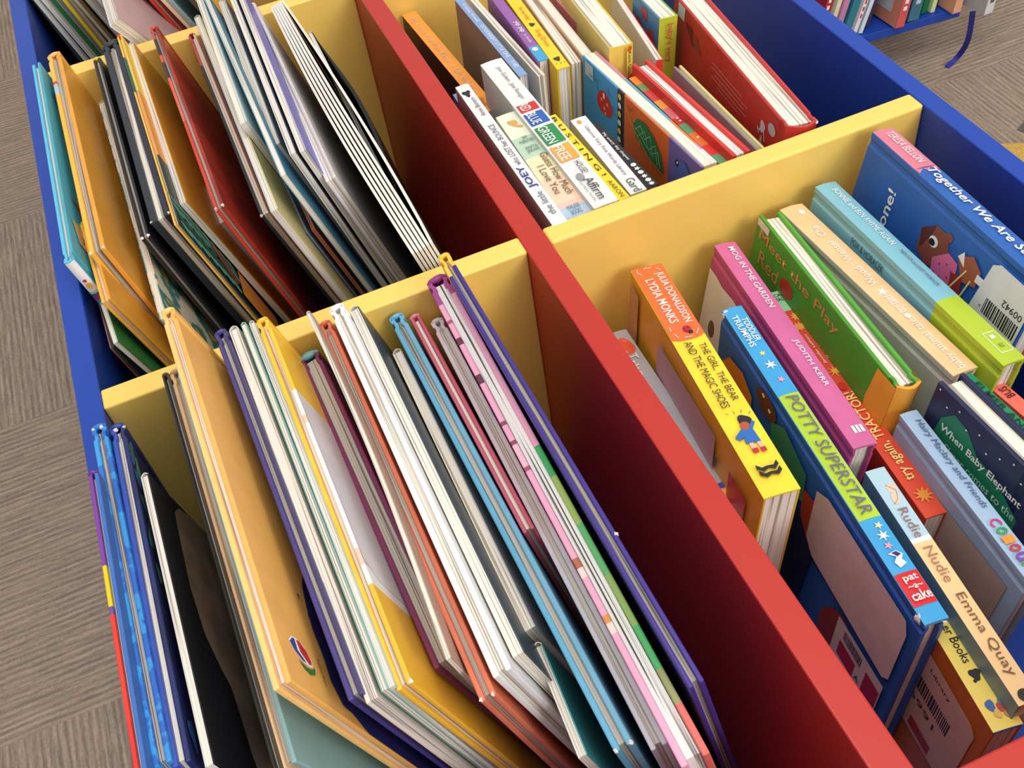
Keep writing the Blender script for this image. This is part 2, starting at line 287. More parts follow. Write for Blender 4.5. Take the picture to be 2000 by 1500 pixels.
def make_book(nick, name, kind, side, cl, cr, cs, pages, label, group, warp=0., fan=0., Dmax=None, bt=None):
    """kind h = case bound, p = paper cover, b = board book; side = where the spine lies: k far end, f near end, t top, d bottom"""
    g = GEO[nick]; a, u, w_, d = frame(g); L, D, T = g[6], g[7], g[8]
    if Dmax: D = min(D, Dmax)
    e = bpy.data.objects.new(name, None); C.objects.link(e); e.empty_display_size = .02
    o_ = a + d * D; e.matrix_world = Matrix(((u.x, w_.x, -d.x, o_.x), (u.y, w_.y, -d.y, o_.y), (u.z, w_.z, -d.z, o_.z), (0, 0, 0, 1)))
    tag(e, label, 'book', group)
    B = Book(); B.e, B.L, B.D, B.T, B.kind, B.side = e, L, D, T, kind, side; BK[nick] = B
    mat = lambda c: c if isinstance(c, bpy.types.Material) else M(c)
    S = L if side in 'kf' else D; H = D if side in 'kf' else L      # distance spine -> fore edge, length of the spine
    def mp(s, y, h):
        if side == 'k': q = [s, y, h]
        elif side == 'f': q = [L - s, y, h]
        elif side == 't': q = [h, y, D - s]
        else: q = [h, y, s]
        return q
    def wf(q):
        if warp or fan:
            f = q[0] / L; q[1] += warp * math.sin(math.pi * f) + fan * max(0, (q[1] / T) ** 2) * math.sin(math.pi * min(1, f * 1.05)) ** 1.5
        return tuple(q)
    n = 14 if (warp or fan) else 1
    bt = bt or {'h': min(.0036, T * .33), 'p': min(.0007, T * .15), 'b': min(.0016, T * .12)}[kind]
    pass
    # covers
    for nm, y0, y1, c, sg in (('left_cover', 0, bt, cl, 1), ('right_cover', T - bt, T, cr, -1)):
        bm = bmesh.new(); out = y0 if sg > 0 else y1; inn = y1 if sg > 0 else y0
        if kind == 'h' and T > .007:
            prof = [(0, 0), (.004, 0), (.0055, .7), (.0085, .7), (.0105, 0), (S, 0)]; gd = bt * .55
            o_ = [(s, out + sg * f * gd) for s, f in prof]; i_ = [(s, inn + sg * f * gd * .6) for s, f in prof][::-1]
            extrude_poly(bm, o_ + i_, lambda p: tuple(mp(p[0], p[1], 0)), lambda p: tuple(mp(p[0], p[1], H)))
            bevel(bm, min(.0008, bt * .3), 2, 1.2)
        else:
            add_box(bm, (0, min(y0, y1), 0), (L, max(y0, y1), D), (n, 1))
            if kind != 'p': bevel(bm, bt * .3, 2)
        if warp or fan:
            for v in bm.verts: v.co = wf(list(v.co))
        ob = link(nm, bm, mat(c), e)
        if str(cl) != str(cr): ob['label'] = 'cover on the ' + ('left' if sg > 0 else 'right') + ' side'
    # spine: a shallow shell bulging outwards
    bm = bmesh.new(); K = 8
    bul = {'h': (T * .05 if side in 'td' else T * .22), 'p': T * .42, 'b': T * .03}[kind]; th = max(.0006, bt * .8)
    arc = [(-bul * math.sin(math.pi * i / K), T * i / K) for i in range(K + 1)]
    y_in = [(max(-bul * math.sin(math.pi * i / K), -bul) + th, T * i / K * .96 + T * .02) for i in range(K + 1)][::-1]
    ov = .0012 if kind == 'h' else 0
    extrude_poly(bm, arc + y_in, lambda p: tuple(mp(p[0], p[1], -0)), lambda p: tuple(mp(p[0], p[1], H)))
    link('spine', bm, mat(cs), e, smooth=False)
    # pages
    ins = .003 if kind == 'h' else .0004
    bm = bmesh.new(); p0 = mp(th + (0 if kind != 'h' else .0008), 0, ins); p1 = mp(S - ins, 0, H - ins)
    lo = [min(p0[i], p1[i]) for i in range(3)]; hi = [max(p0[i], p1[i]) for i in range(3)]
    add_box(bm, (lo[0], bt * 1.02, lo[2]), (hi[0], T - bt * 1.02, hi[2]), (n, 1))
    if warp or fan:
        for v in bm.verts:
            q = list(v.co); f = q[0] / L; q[1] += warp * math.sin(math.pi * f); v.co = q
    link('pages', bm, PGK[pages], e)
    if side == 'k' and kind == 'h':   # worn cap at the head of the spine
        bm = bmesh.new()
        bmesh.ops.create_icosphere(bm, subdivisions=2, radius=1)
        for v in bm.verts:
            r = 1 + random.uniform(-.12, .12); v.co = Vector((v.co.x * r * T * .2 - bul * .25, T * .5 + v.co.y * r * T * .46, D - .001 + v.co.z * r * .0022))
        link('head_cap', bm, mat(cs), e, smooth=True)
    return B
_lay = {}
def P(B, face, a, b, e):
    if face == 't': return Vector((a, b, B.D + e + (B.T * .05 * math.sin(math.pi * min(1, max(0, b / B.T))) if B.kind == 'h' and B.side == 't' else (B.T * .42 * math.sin(math.pi * min(1, max(0, b / B.T))) if B.kind == 'p' and B.side == 't' else B.T * .03 * (B.kind == 'b')))))
    if face == 'l': return Vector((a, -e, B.D - b))
    if face == 'r': return Vector((a, B.T + e, B.D - b))
    return Vector((B.L + e + (B.T * .22 * math.sin(math.pi * min(1, max(0, a / B.T))) if B.side == 'f' else 0), a, B.D - b))
def lay(nick):
    _lay[nick] = _lay.get(nick, 0) + 1; return .00012 + .00007 * _lay[nick]
def subdiv_poly(pts, step=.0015):
    out = []
    for i, p in enumerate(pts):
        q = pts[(i + 1) % len(pts)]; k = max(1, int(math.dist(p, q) / step)); out += [(p[0] + (q[0] - p[0]) * j / k, p[1] + (q[1] - p[1]) * j / k) for j in range(k)]
    return out
def fill(bm, B, face, pts, e):
    if len(pts) == 4 and ((face == 't' and B.side == 't' and B.kind != 'b') or (face == 'f' and B.side == 'f')):   # follow the rounded spine: strips across
        K = 6; g = []
        if face == 'f': pts = [pts[0], pts[3], pts[2], pts[1]]
        for i in range(K + 1):
            t = i / K; a0 = [pts[0][k] + (pts[3][k] - pts[0][k]) * t for k in (0, 1)]; a1 = [pts[1][k] + (pts[2][k] - pts[1][k]) * t for k in (0, 1)]
            g.append((bm.verts.new(P(B, face, a0[0], a0[1], e)), bm.verts.new(P(B, face, a1[0], a1[1], e))))
        for i in range(K): bm.faces.new([g[i][0], g[i][1], g[i + 1][1], g[i + 1][0]])
        return
    bm.faces.new([bm.verts.new(P(B, face, x, y, e)) for x, y in pts])
def patch(nick, face, pts, col, name='printed_panel', lab=None):
    """flat printed shape lying on a face of the book; millimetre coordinates"""
    B = BK[nick]; e = lay(nick); bm = bmesh.new(); fill(bm, B, face, [(x / 1000, y / 1000) for x, y in pts], e)
    o = link(name, bm, col if isinstance(col, bpy.types.Material) else M(col), B.e)
    if lab: o['label'] = lab
    return o
def rect(nick, face, x0, x1, y0, y1, col, name='printed_panel', lab=None): return patch(nick, face, [(x0, y0), (x1, y0), (x1, y1), (x0, y1)], col, name, lab)
def ell(nick, face, cx, cy, rx, ry, col, ang=0, name='picture', n=20, wob=0):
    a = math.radians(ang); pts = []
    for i in range(n):
        t = 2 * math.pi * i / n; r = 1 + (wob * math.sin(3 * t + cx) if wob else 0); x, y = rx * r * math.cos(t), ry * r * math.sin(t); pts.append((cx + x * math.cos(a) - y * math.sin(a), cy + x * math.sin(a) + y * math.cos(a)))
    return patch(nick, face, pts, col, name)
def star(nick, face, cx, cy, r, col, k=5, ri=.42, ang=0, name='star'):
    return patch(nick, face, [(cx + (r if i % 2 == 0 else r * ri) * math.cos(math.pi * i / k + math.radians(ang)), cy + (r if i % 2 == 0 else r * ri) * math.sin(math.pi * i / k + math.radians(ang))) for i in range(2 * k)], col, name)
def strokes(nick, face, segs, wd, col, name='line_drawing'):
    B = BK[nick]; e = lay(nick); bm = bmesh.new()
    for s in segs:
        for (x0, y0), (x1, y1) in zip(s, s[1:]):
            dx, dy = x1 - x0, y1 - y0; l = math.hypot(dx, dy) or 1; nx, ny = -dy / l * wd / 2, dx / l * wd / 2
            bm.faces.new([bm.verts.new(P(B, face, x / 1000, y / 1000, e)) for x, y in ((x0 + nx, y0 + ny), (x1 + nx, y1 + ny), (x1 - nx, y1 - ny), (x0 - nx, y0 - ny))])
    return link(name, bm, M(col), B.e)
def barcode(nick, face, x0, x1, y0, y1, col='#2A2728', along='x', seed=1):
    rnd = random.Random(seed); segs = []; B = BK[nick]; e = lay(nick); bm = bmesh.new(); p = 0.
    while p < 1:
        wd = rnd.choice((.018, .03, .045)); q = min(1, p + wd)
        pts = [(x0 + (x1 - x0) * p, y0), (x0 + (x1 - x0) * q, y0), (x0 + (x1 - x0) * q, y1), (x0 + (x1 - x0) * p, y1)] if along == 'x' else [(x0, y0 + (y1 - y0) * p), (x1, y0 + (y1 - y0) * p), (x1, y0 + (y1 - y0) * q), (x0, y0 + (y1 - y0) * q)]
        bm.faces.new([bm.verts.new(P(B, face, x / 1000, y / 1000, e)) for x, y in pts]); p = q + rnd.choice((.018, .028))
    return link('barcode', bm, M(col), B.e)
_dg = None
def text(nick, face, s, x0, x1, y0, y1, col, rot=0, bold=0., shear=0., name='lettering'):
    """lettering filling a box (mm) on a face; rot turns the reading direction"""
    B = BK[nick]; e = lay(nick) + (.0008 if face == 't' and B.kind == 'h' else .00045 if face == 't' else .00015)
    cu = bpy.data.curves.new('lettering_curve', 'FONT'); cu.body = s; cu.resolution_u = 2; cu.offset = bold * .5; cu.shear = shear; cu.align_x = 'CENTER'; cu.space_line = .85
    to = bpy.data.objects.new('lettering_curve', cu); C.objects.link(to)
    bpy.context.view_layer.update(); me = bpy.data.meshes.new_from_object(to.evaluated_get(bpy.context.evaluated_depsgraph_get()))
    bpy.data.objects.remove(to); bpy.data.curves.remove(cu)
    if not me.vertices: return
    xs = [v.co.x for v in me.vertices]; ys = [v.co.y for v in me.vertices]
    w0, h0 = max(xs) - min(xs), max(ys) - min(ys); mx, my_ = (max(xs) + min(xs)) / 2, (max(ys) + min(ys)) / 2
    cx, cy = (x0 + x1) / 2, (y0 + y1) / 2; bw, bh = abs(x1 - x0), abs(y1 - y0)
    if rot in (90, -90, 270): bw, bh = bh, bw
    sx, sy = bw / w0, bh / h0; a = math.radians(rot)
    fx = -1 if face == 'r' else 1; fy = 1 if face == 't' else -1
    for v in me.vertices:
        tx, ty = (v.co.x - mx) * sx, (v.co.y - my_) * sy
        X, Y = tx * math.cos(a) - ty * math.sin(a), tx * math.sin(a) + ty * math.cos(a)
        v.co = P(B, face, (cx + fx * X) / 1000, (cy + fy * Y) / 1000, e)
    me.materials.clear(); me.materials.append(M(col, .5, 'ink')); o = bpy.data.objects.new(name, me); C.objects.link(o); o.parent = B.e; return o
def chip(nick, x, y, z, r=.0022, name='worn_corner'):
    """torn white board showing at a corner (metres, book axes)"""
    B = BK[nick]; bm = bmesh.new(); bmesh.ops.create_icosphere(bm, subdivisions=2, radius=1)
    for v in bm.verts: v.co = Vector((x, y, z)) + v.co * r * random.uniform(.6, 1.15)
    o = link(name, bm, M('#E9E4DC', .8), B.e); o['label'] = 'white torn card at a corner of the cover'; return o

P_, H_, B_ = 'paperback_book', 'picture_book', 'board_book'
G = {'lf': 'books standing in the front left bin', 'lm': 'books standing in the middle left bin', 'lb': 'books standing in the back left bin', 'r': 'board books standing in the front right bin', 'b': 'board books standing in the back right bin'}
CHK = Mspeck('#2C6FC0', '#3E8FD6', scale=90); NAV = '#232C5E'
LIST = [
('lf1',H_,'h','k',Mbands([(0,'#7A3C9A'),(.062,'#E0C51E'),(.086,'#6E4A8E'),(.092,'#E1392C'),(.15,'#D8322A')]),'#3C6CB8','#6E2F86','w','purple, yellow and red picture book hanging over the left blue rim',dict(bt=.0022)),
('lf2',H_,'h','k',Mspeck('#2F6FC2','#3C9ADB',scale=120),Mspeck('#2C66BB','#3A8FD2',scale=110),'#2C72B8','g','bright blue picture book with scuffed spine head, beside the left blue rim'),
('lf3',H_,'h','k','#3450A8',Mspeck('#1E2450','#232B60',scale=30),'#2A3C90','w','dark blue picture book with green blobs on its navy cover',dict(bt=.0028)),
('lf4',P_,'p','k','#D8D0C8','#14151C','#D8D0C8','w','short white-edged paperback with a black and brown cover, against the navy book'),
('lf5',H_,'h','k','#2A2A26','#4C4034','#6B5444','g','slim charcoal picture book with a brown spine head, left of the peach-edged one'),
('lf6',H_,'h','k','#E8BE92','#8FB4B4','#C99A74','g','peach-edged picture book with a pale teal cover, tucked beside the big pale yellow one'),
('lf7',H_,'h','k','#FBCB7C','#F2B45E','#F9C877','w','big pale yellow picture book with a striped oval logo on its cover'),
('lf8',H_,'h','k','#4A4084','#45406C','#453B80','g','indigo picture book with a greyed spine head'),
('lf9',P_,'p','k','#EBDCCB','#E6DCCE','#E4DCD0','w','cream-edged paperback right beside the indigo picture book'),
('lf10',P_,'p','k','#7FAAA0','#8FB5AC','#9ABDB4','w','thin sea-green paperback beside the cream-edged one'),
('lf11',P_,'p','k','#C9D0CB','#B9C4C0','#C9CEC8','w','thin grey-white paperback left of the yellow picture book with a white panel'),
('lf12',H_,'h','k','#FCC63C',Mbands([(0,'#FCC63C'),(.066,'#F1EDEA'),(.088,'#EBC9B4'),(.094,'#EFEAEA'),(.188,'#EBC9B4'),(.200,'#F4F1EF'),(.211,'#F7BE38')]),'#F5BC3A','w','yellow picture book with a white panel across its right cover'),
('lf14',H_,'h','k','#7A2B55','#7A2B55','#6FA6AE','g','thick maroon picture book with a teal spine head',dict(bt=.0030)),
('lf15',P_,'p','k','#C9C4B4','#B49A88','#D9D2C4','w','thin grey paperback poking up beside the maroon picture book',dict(warp=.0032)),
('lf16',H_,'h','k','#DE7A58','#E07A58','#D8684E','g','coral picture book with torn white corners'),
('lf17',H_,'h','k','#F4F2EE','#F1F0EE','#F4F2EE','w','white picture book with a square white spine head'),
('lf18',P_,'p','k','#E2DED2','#3A464C','#D8D4C8','w','paperback with loose cream pages and a slate grey cover'),
('lf19a',P_,'p','k','#C8BEB0','#4A4846','#B8AEA2','g','low thin grey paperback between the slate cover and the cream-edged short one'),
('lf19',P_,'p','k','#F1E4CB','#B9B6B8','#F1E4CB','b','short cream-edged paperback with a looped spine head'),
('lf20',P_,'p','k','#EFE6D8','#4E9C9A','#EFE6D8','w','low paperback with a teal cover and fanned cream pages, at the front of the bin'),
('lf21',H_,'h','k','#62AACB','#6FABC6','#64A9CC','g','sky blue picture book with a squared blue spine head'),
('lf22',H_,'h','k','#CF6478','#C8566A','#E08A98','w','short rose pink picture book beside the sky blue one'),
('lf23',H_,'h','k','#EDEBEE','#F2F1F3','#E6E4E6','w','pale grey-white picture book between the rose and the pink patterned ones'),
('lf24',H_,'h','k',Mbands([(0,'#A84590'),(.022,'#F0A6C4'),(.038,'#B8527E'),(.041,'#F0A6C4'),(.056,'#6B3448'),(.062,'#F0A6C4'),(.09,'#6B3448'),(.097,'#F0A6C4'),(.13,'#8E4A60'),(.134,'#F0A6C4'),(.146,'#8E4A60'),(.15,'#F0B8C8'),(.166,'#A8506E'),(.17,'#F0A6C4'),(.232,'#B4684A'),(.238,'#F2D6CC'),(.245,'#F0A6C4'),(.268,'#D8914A'),(.273,'#F2D6CC'),(.279,'#F0A6C4')]),Mbands([(0,'#A84590'),(.018,'#F0A6C4'),(.157,'#3FAA5E'),(.18,'#9CBB5C'),(.215,'#5FB46A'),(.25,'#8DB05A'),(.28,'#45B060'),(.305,'#9A9A62'),(.325,'#DB6A5E')]),'#9E3C88','k','pink patterned picture book with a purple spine head and a green band',dict(bt=.0036)),
('lf25',H_,'h','k',Mbands([(0,'#F5C646'),(.020,'#3F2F86')]),Mbands([(0,'#F5C646'),(.012,'#3F2F86')]),'#F2C23E','g','purple picture book with a yellow spine head, nearest the red panel'),
# middle left
('lm1',H_,'h','f','#62C2E2','#4CA8BC',Mbands([(0,'#5DB9DC')]),'w','light blue picture book with a white-topped spine, against the left blue panel'),
('lm2',H_,'h','k',Mbands([(0,'#FBC45A'),(.044,'#D8502E'),(.050,'#B9CCD2'),(.066,'#FBBE48')]),'#EFA43A','#FBC070','g','tall orange-yellow picture book with grey pages, second from the left panel'),
('lm3',H_,'h','k','#F5B545','#E9A234','#F5B545','w','smaller yellow picture book tucked below the orange-yellow one'),
('lm4',H_,'h','k','#C98F80','#4C5A55','#C98F80','g','low dark picture book with pinkish edges, deep in the left corner'),
('lm5',P_,'p','k','#D5E2D6','#2F7A3C','#D5E2D6','w','low paperback with a green cover and pale edges, in the left corner'),
('lm6',P_,'p','k',Mspeck('#D8D4BE','#5E9A92','#D9704A',scale=70),Mspeck('#E2D8BE','#4E8A82','#E0B040',scale=45),'#E6E6B0','w','thin colourful paperback low beside the black picture books'),
('lm7',H_,'h','k','#2B2321','#1E1F28','#F7CE4A','g','black picture book with a yellow spine head'),
('lm8',H_,'h','k','#28303A','#26283A','#34383E','b','thick black picture book with cream pages and scuffed corners',dict(bt=.0052)),
('lm9',H_,'h','k',Mbands([(0,'#F6CC44'),(.038,'#2F6B42'),(.10,'#F4BE50')]),Mbands([(0,'#F6CC44'),(.10,'#E89A34'),(.20,'#24332E')]),'#E8323C','w','slim yellow picture book with a green band and green feathers on its cover'),
('lm10',P_,'p','k','#DCD6CC','#C98F2E','#D9D3C6','w','wavy grey-edged paperback with an ochre cover'),
('lm11',H_,'h','k',Mbands([(0,'#C2544C'),(.02,'#3B2A2A'),(.05,'#D8583C'),(.062,'#3B2A2A'),(.09,'#E0604A'),(.13,'#D9685C'),(.16,'#D0402E')]),Mspeck('#8E2A1E','#A83222',scale=14),'#CC5248','g','dark red picture book with a raised red spine head'),
('lm12',P_,'p','k','#D2CCC0','#A89C8C','#D2CCC0','w','low pale paperback leaning below the dark red picture book'),
('lm13',H_,'h','k',Mbands([(0,'#B8463C'),(.055,'#2A2A2C')]),'#E2BCA4','#8E2E28','w','black and red edged picture book with a torn red spine head'),
('lm14',P_,'p','k','#C9C6C8','#D9C98A','#CFCBCC','w','thin grey paperback standing just above the torn red spine'),
('lm15',P_,'p','k','#E9E8D8','#A9C8CC','#E9E8D8','w','pale paperback with a pale blue cover bent at its corner'),
('lm16',P_,'p','k','#7FAAB8','#3F7A94','#8FB0B8','w','paperback with a steel blue cover in the middle left bin'),
('lm17',P_,'p','k','#F3EADB','#6E7A82','#F3EADB','w','cream-edged paperback with a rounded head, right of the steel blue one'),
('lm18',P_,'p','k','#E2E2E4','#2A2E44','#DADCE0','w','grey-edged paperback, taller of the two before the lilac cover'),
('lm19',P_,'p','k','#E9E8E4','#7C78BC','#E4E4E6','w','grey-edged paperback with a lilac cover'),
('lm21',H_,'h','k','#EEEAF0','#DCD2CC','#F0ECF2','w','white picture book with a broad white head, before the fanned pages'),
('lm23',P_,'p','k','#DCE4E8','#14110F','#DCE6EA','w','slim paperback with a black cover bowing away to the right',dict(fan=.010)),
('lm24',H_,'h','k','#7C90AE','#8498B4','#7C90AE','w','low blue-grey picture book corner in the middle left bin'),
('lm25',H_,'h','k','#E98A66','#D9795A','#E98A66','w','low orange picture book corner beside the blue-grey one'),
# back left
('lb1',H_,'h','k','#2E3A3E','#4A5A5C','#2E3A3E','g','dark grey picture book at the left of the back bin',dict(bt=.0036)),
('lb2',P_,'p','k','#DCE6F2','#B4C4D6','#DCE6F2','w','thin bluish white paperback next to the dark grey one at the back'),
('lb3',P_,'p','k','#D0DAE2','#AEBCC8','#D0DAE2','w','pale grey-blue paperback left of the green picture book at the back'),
('lb4',H_,'h','k','#1F7A3E','#A9B6C0','#1F7A3E','g','green-edged picture book in the back left bin',dict(bt=.0036)),
('lb5',H_,'h','k','#F0D02E','#C8B898','#F0D02E','g','bright yellow-edged picture book in the back left bin',dict(bt=.0036)),
('lb6',H_,'h','k','#C9BFA8','#8E6E40','#C9BFA8','g','picture book with an olive brown cover in the back left bin',dict(bt=.0036)),
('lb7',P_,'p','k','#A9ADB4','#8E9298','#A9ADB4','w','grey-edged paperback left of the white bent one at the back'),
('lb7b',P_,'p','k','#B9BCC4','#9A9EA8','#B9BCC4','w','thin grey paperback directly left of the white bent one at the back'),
('lb8',P_,'p','k','#F2ECEC','#C8A6A2','#F2ECEC','w','white paperback with a bent corner in the back left bin'),
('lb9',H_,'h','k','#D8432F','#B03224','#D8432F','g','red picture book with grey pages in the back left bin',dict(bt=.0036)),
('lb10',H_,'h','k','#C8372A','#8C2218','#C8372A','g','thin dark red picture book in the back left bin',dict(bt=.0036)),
('lb11',H_,'h','k','#E9D3B4','#9CC4CC','#E9D3B4','w','cream-edged picture book with a pale blue cover at the back',dict(bt=.0036)),
('lb12',H_,'h','k','#4A4A44','#F0CC3A','#4A4A44','g','dark-edged picture book with a yellow cover at the back',dict(bt=.0036)),
# front right
('r1',B_,'h','t','#A4A6AA','#B4B6BA','#A9ABAE','w','grey book with blue and orange stripes, mostly hidden behind the red panel',dict(bt=.0024)),
('r2',B_,'b','t','#E0B23C','#E9C03E','#FBDD3A','b','yellow board book with an orange band, THE GIRL, THE BEAR AND THE MAGIC SHOES'),
('r3',B_,'h','t','#B84A80','#B84A80','#D0689A','w','pink picture book, MOG IN THE GARDEN',dict(bt=.0024)),
('r4',B_,'h','t','#2A62B8','#2A62B8','#3FA4DC','b','blue board book with a lime panel, POTTY SUPERSTAR'),
('r5',B_,'b','t','#B23A28','#B23A28','#DC4A30','w','red board book, again, TRACTOR!'),
('r6',B_,'h','f','#4E9A30','#58A838','#F0A83A','b','green board book with an orange spine, pages up',dict(bt=.003)),
('r7',B_,'h','t','#BFB8AE','#E6DED2','#F7C894','w','pale orange book of baby animal tales',dict(bt=.0024)),
('r8',B_,'h','t',Mbands([(0,'#7FB8C4'),(.1345,'#AFC32E')]),Mbands([(0,'#7FB8C4'),(.1345,'#AFC32E')]),Mbands([(0,'#86C0CE'),(.1345,'#B6CC38')]),'w','light blue and lime book, BONNIE and BEN RHYME AGAIN',dict(bt=.0024)),
('r9',B_,'h','t','#2A62B0','#D85A70','#2A62B0','w','large blue picture book with a white barcode label, Together We Are Strong',dict(bt=.0024)),
('r10',B_,'h','t','#8FA4C4','#8FA4C4','#A3BDD8','w','pale blue book with Colours in bright letters, Hairy Maclary and Friends',dict(bt=.0024)),
('r11',B_,'h','f','#242A4C','#20264A','#242A4C','b','navy board book with a green patch, When Baby Elephant'),
('r12',B_,'b','t','#1E7A52','#1E7A52','#1E8A56','w','green book with black letters behind the navy board book'),
('r13',B_,'b','t','#D85A4A','#D85A4A','#EC6F5C','w','small coral book beside the right blue panel'),
('r14',B_,'b','t','#6F8E98','#D8B48A',Mbands([(0,'#B4D2DE'),(.0515,'#EEF0F2'),(.0545,'#F7CE92')]),'w','pale blue and peach board book, Rudie Nudie'),
('r15',B_,'b','t','#C8701C','#C8701C',Mbands([(0,'#F1D766'),(.063,'#3E8CC8'),(.072,'#DDBB6E')]),'w','yellow and orange book with a white library label, ...er Books'),
# back right
('b1',B_,'b','t','#3A2A28','#F0A040','#FFA646','w','long orange-spined board book beside the red panel'),
('b2',B_,'b','t','#A87C7A','#E8DEDA','#F0ECEA','w','white book, the little JOEY who LOST her BOUNCE'),
('b2b',B_,'b','t','#5A78B4','#5A78B4',Mbands([(0,'#7A98CC'),(.15,'#27408C'),(.19,'#7A98CC')]),'w','thin blue book squeezed between the red panel and the white JOEY book'),
('b3',B_,'b','t','#C4D4BC','#C4D4BC',Mbands([(0,'#E8EAD0'),(.033,'#BCD4BC'),(.0625,'#F1E3B8'),(.09,'#F3D2B4'),(.121,'#F4C4B4'),(.128,'#B4CADC')]),'w','wide pastel board book, Guess How Much I Love You'),
('b4',B_,'b','t','#CFCBBE','#E6E2DA','#F1EEE8','w','thick white board book with RED, BLUE, GREEN and FREE coloured boxes'),
('b5',B_,'b','t','#F0D22E','#F0D22E','#F6DA30','w','bright yellow book with black spaced capitals'),
('b6',B_,'b','t','#C8C4C0','#EDEAEA','#F2EFEE','w','white book, Very First Words Library'),
('b7',B_,'b','t','#8C8A88','#2A2526','#2A2526','w','black book of every day shapes with white symbols'),
('b8',B_,'b','d',Mbands([(0,'#3F9AD0'),(.058,'#35323A'),(.070,'#E06A30'),(.137,'#7A68A8')]),Mbands([(0,'#E884B4'),(.05,'#53B4E0'),(.118,'#F08440'),(.154,'#E884B4'),(.162,'#EFE8E8')]),'#3F9AD0','b','picture board book with a red apple and a green leaf on its cover'),
('b9',B_,'b','t','#C05A34','#C05A34',Mbands([(0,'#F39A3C'),(.012,'#7CA060'),(.022,'#D8504A'),(.04,'#F0A24A'),(.052,'#DC7478'),(.068,'#C83A34'),(.078,'#5FA070'),(.092,'#E07A38'),(.11,'#D8403A'),(.124,'#5FA070')]),'w','narrow patchwork-coloured spine beside the leaf board book'),
('b10',B_,'h','d','#D93A30','#DE3E34','#D93A30','k','red board book with white pages up',dict(bt=.0034)),
('b11',B_,'h','d','#A08C90','#E2DC98','#A08C90','w','slim mauve and cream-yellow book with pages up'),
('b12',B_,'h','f','#BE342C','#CE3C38','#CC3A32','b','thick red picture book with grey sketches, by the right blue panel',dict(bt=.0026)),
('b13',B_,'b','t','#7A7068','#8CA0C0','#8AA6D2','w','slate blue spine with white lettering in the back right bin'),
('b14',B_,'b','d','#EFE2CE','#E6D6C0','#EFE2CE','b','cream board book with fanned pages beside the slate blue spine'),
('b15',B_,'b','t','#8C5E98','#8C5E98',Mbands([(0,'#9A62A8'),(.106,'#48A4D4')]),'w','purple spine with a blue end in the back right bin'),
('b16',B_,'b','t','#E6C02C','#E6C02C','#F8D430','w','yellow spine with orange lettering in the back right bin'),
('b17',B_,'b','d','#C8AE94','#A87A50','#C8AE94','b','brown-covered board book right of the yellow spine'),
('b18',B_,'b','d','#D8C4AE','#E2D2CA','#D8C4AE','b','pale pink-edged board book behind the apple board book'),
('b19',B_,'b','t','#C87674','#C87674','#CC7A78','w','thin dusty red book left of the yellow one with an eye'),
('b20',B_,'b','f','#D8C070','#E6C84A','#F0D060','b','thick yellow board book with an eye on its front end, pages up'),
('b21',B_,'b','f','#D8D0CC','#D84038','#E04038','b','white-paged board book with a red end, behind the red board book'),
('b22',B_,'b','f',Mspeck('#4C86B0','#4C86B0',scale=20),'#6CB04C','#C8D040','b','blue board book with a lime spine, baby\'s very'),
]
for r in LIST:
    nick, nm, kd, sd, cl, cr, cs, pg, lab = r[:9]; kw = r[9] if len(r) > 9 else {}
    gk = nick[:2] if nick[0] == 'l' else nick[0]
    make_book(nick, nm, kd, sd, cl, cr, cs, pg, lab, G[gk], **kw)
# thick loose-leaf book: six white-edged black-printed leaves spread like a fan
g = GEO['lm22']; a, u, w_, d = frame(g); e = bpy.data.objects.new('board_book', None); C.objects.link(e); L, D, T = g[6:9]
e.matrix_world = Matrix(((u.x, w_.x, -d.x, (a + d * D).x), (u.y, w_.y, -d.y, (a + d * D).y), (u.z, w_.z, -d.z, (a + d * D).z), (0, 0, 0, 1)))
tag(e, 'board book with thick white leaves fanned open over black pictures', 'book', G['lm'])
for i in range(6):
    bm = bmesh.new(); add_box(bm, (0, 0, 0), (L, .0021, D), (16, 1))
    for v in bm.verts:
        f = v.co.x / L; v.co.y += i * (.0023 + .0009 * math.sin(math.pi * min(1, f * .8))) + (.0045 * max(0, math.sin(math.pi * f)) ** .8 if i == 5 else 0) - .004 * math.sin(math.pi * f) + .002 * f
    o = link('leaf', bm, M('#EDE9DC', .6), e); o.data.materials.append(M('#17120F', .5))
    for p in o.data.polygons:
        if abs(p.normal.y) > .8: p.material_index = 1

W, K = '#F4F2EE', '#2A2628'
# ---- yellow magic shoes book
rect('r2','t',0,74.5,.3,23.2,'#F2703A'); patch('r2','t',[(66,1),(74.5,.3),(77,6),(77.5,12),(77,18),(74.5,23.2),(66,22)],'#F2703A')
text('r2','t','JULIA DONALDSON',9,62,13.5,20.5,W,bold=.02); text('r2','t','LYDIA MONKS',14,60,5,11.5,W,bold=.02)
ell('r2','t',68,13.5,3.6,3.2,'#C8202C'); ell('r2','t',71,14.8,1.8,1.8,K); 
for x,y in ((66.5,14.8),(67,12),(69.3,12.4)): ell('r2','t',x,y,.6,.6,K,n=10)
strokes('r2','t',[[(2,4),(5,3),(8,5)],[(2,9),(3,14)],[(4,17),(7,20)],[(63,3),(67,2.6)],[(70,3.5),(74,5)],[(75,9),(75.5,14)],[(74,18),(70,21)]],.5,W)
text('r2','t','THE GIRL, THE BEAR',84,137,13.8,19.3,K); text('r2','t','AND THE MAGIC SHOES',80,141,5.6,11.2,K)
ell('r2','t',154,14.5,4.8,4.2,'#2A2230',wob=.12); ell('r2','t',158,13,3.4,3.2,'#B8563C'); patch('r2','t',[(160,9),(171,7.5),(172,17),(162,16.5)],'#2F6CB8'); patch('r2','t',[(160,9),(165,3),(168,5),(166,8.6)],'#2F6CB8'); patch('r2','t',[(162,16),(157,20),(155,18.5),(161,14)],'#2F6CB8')
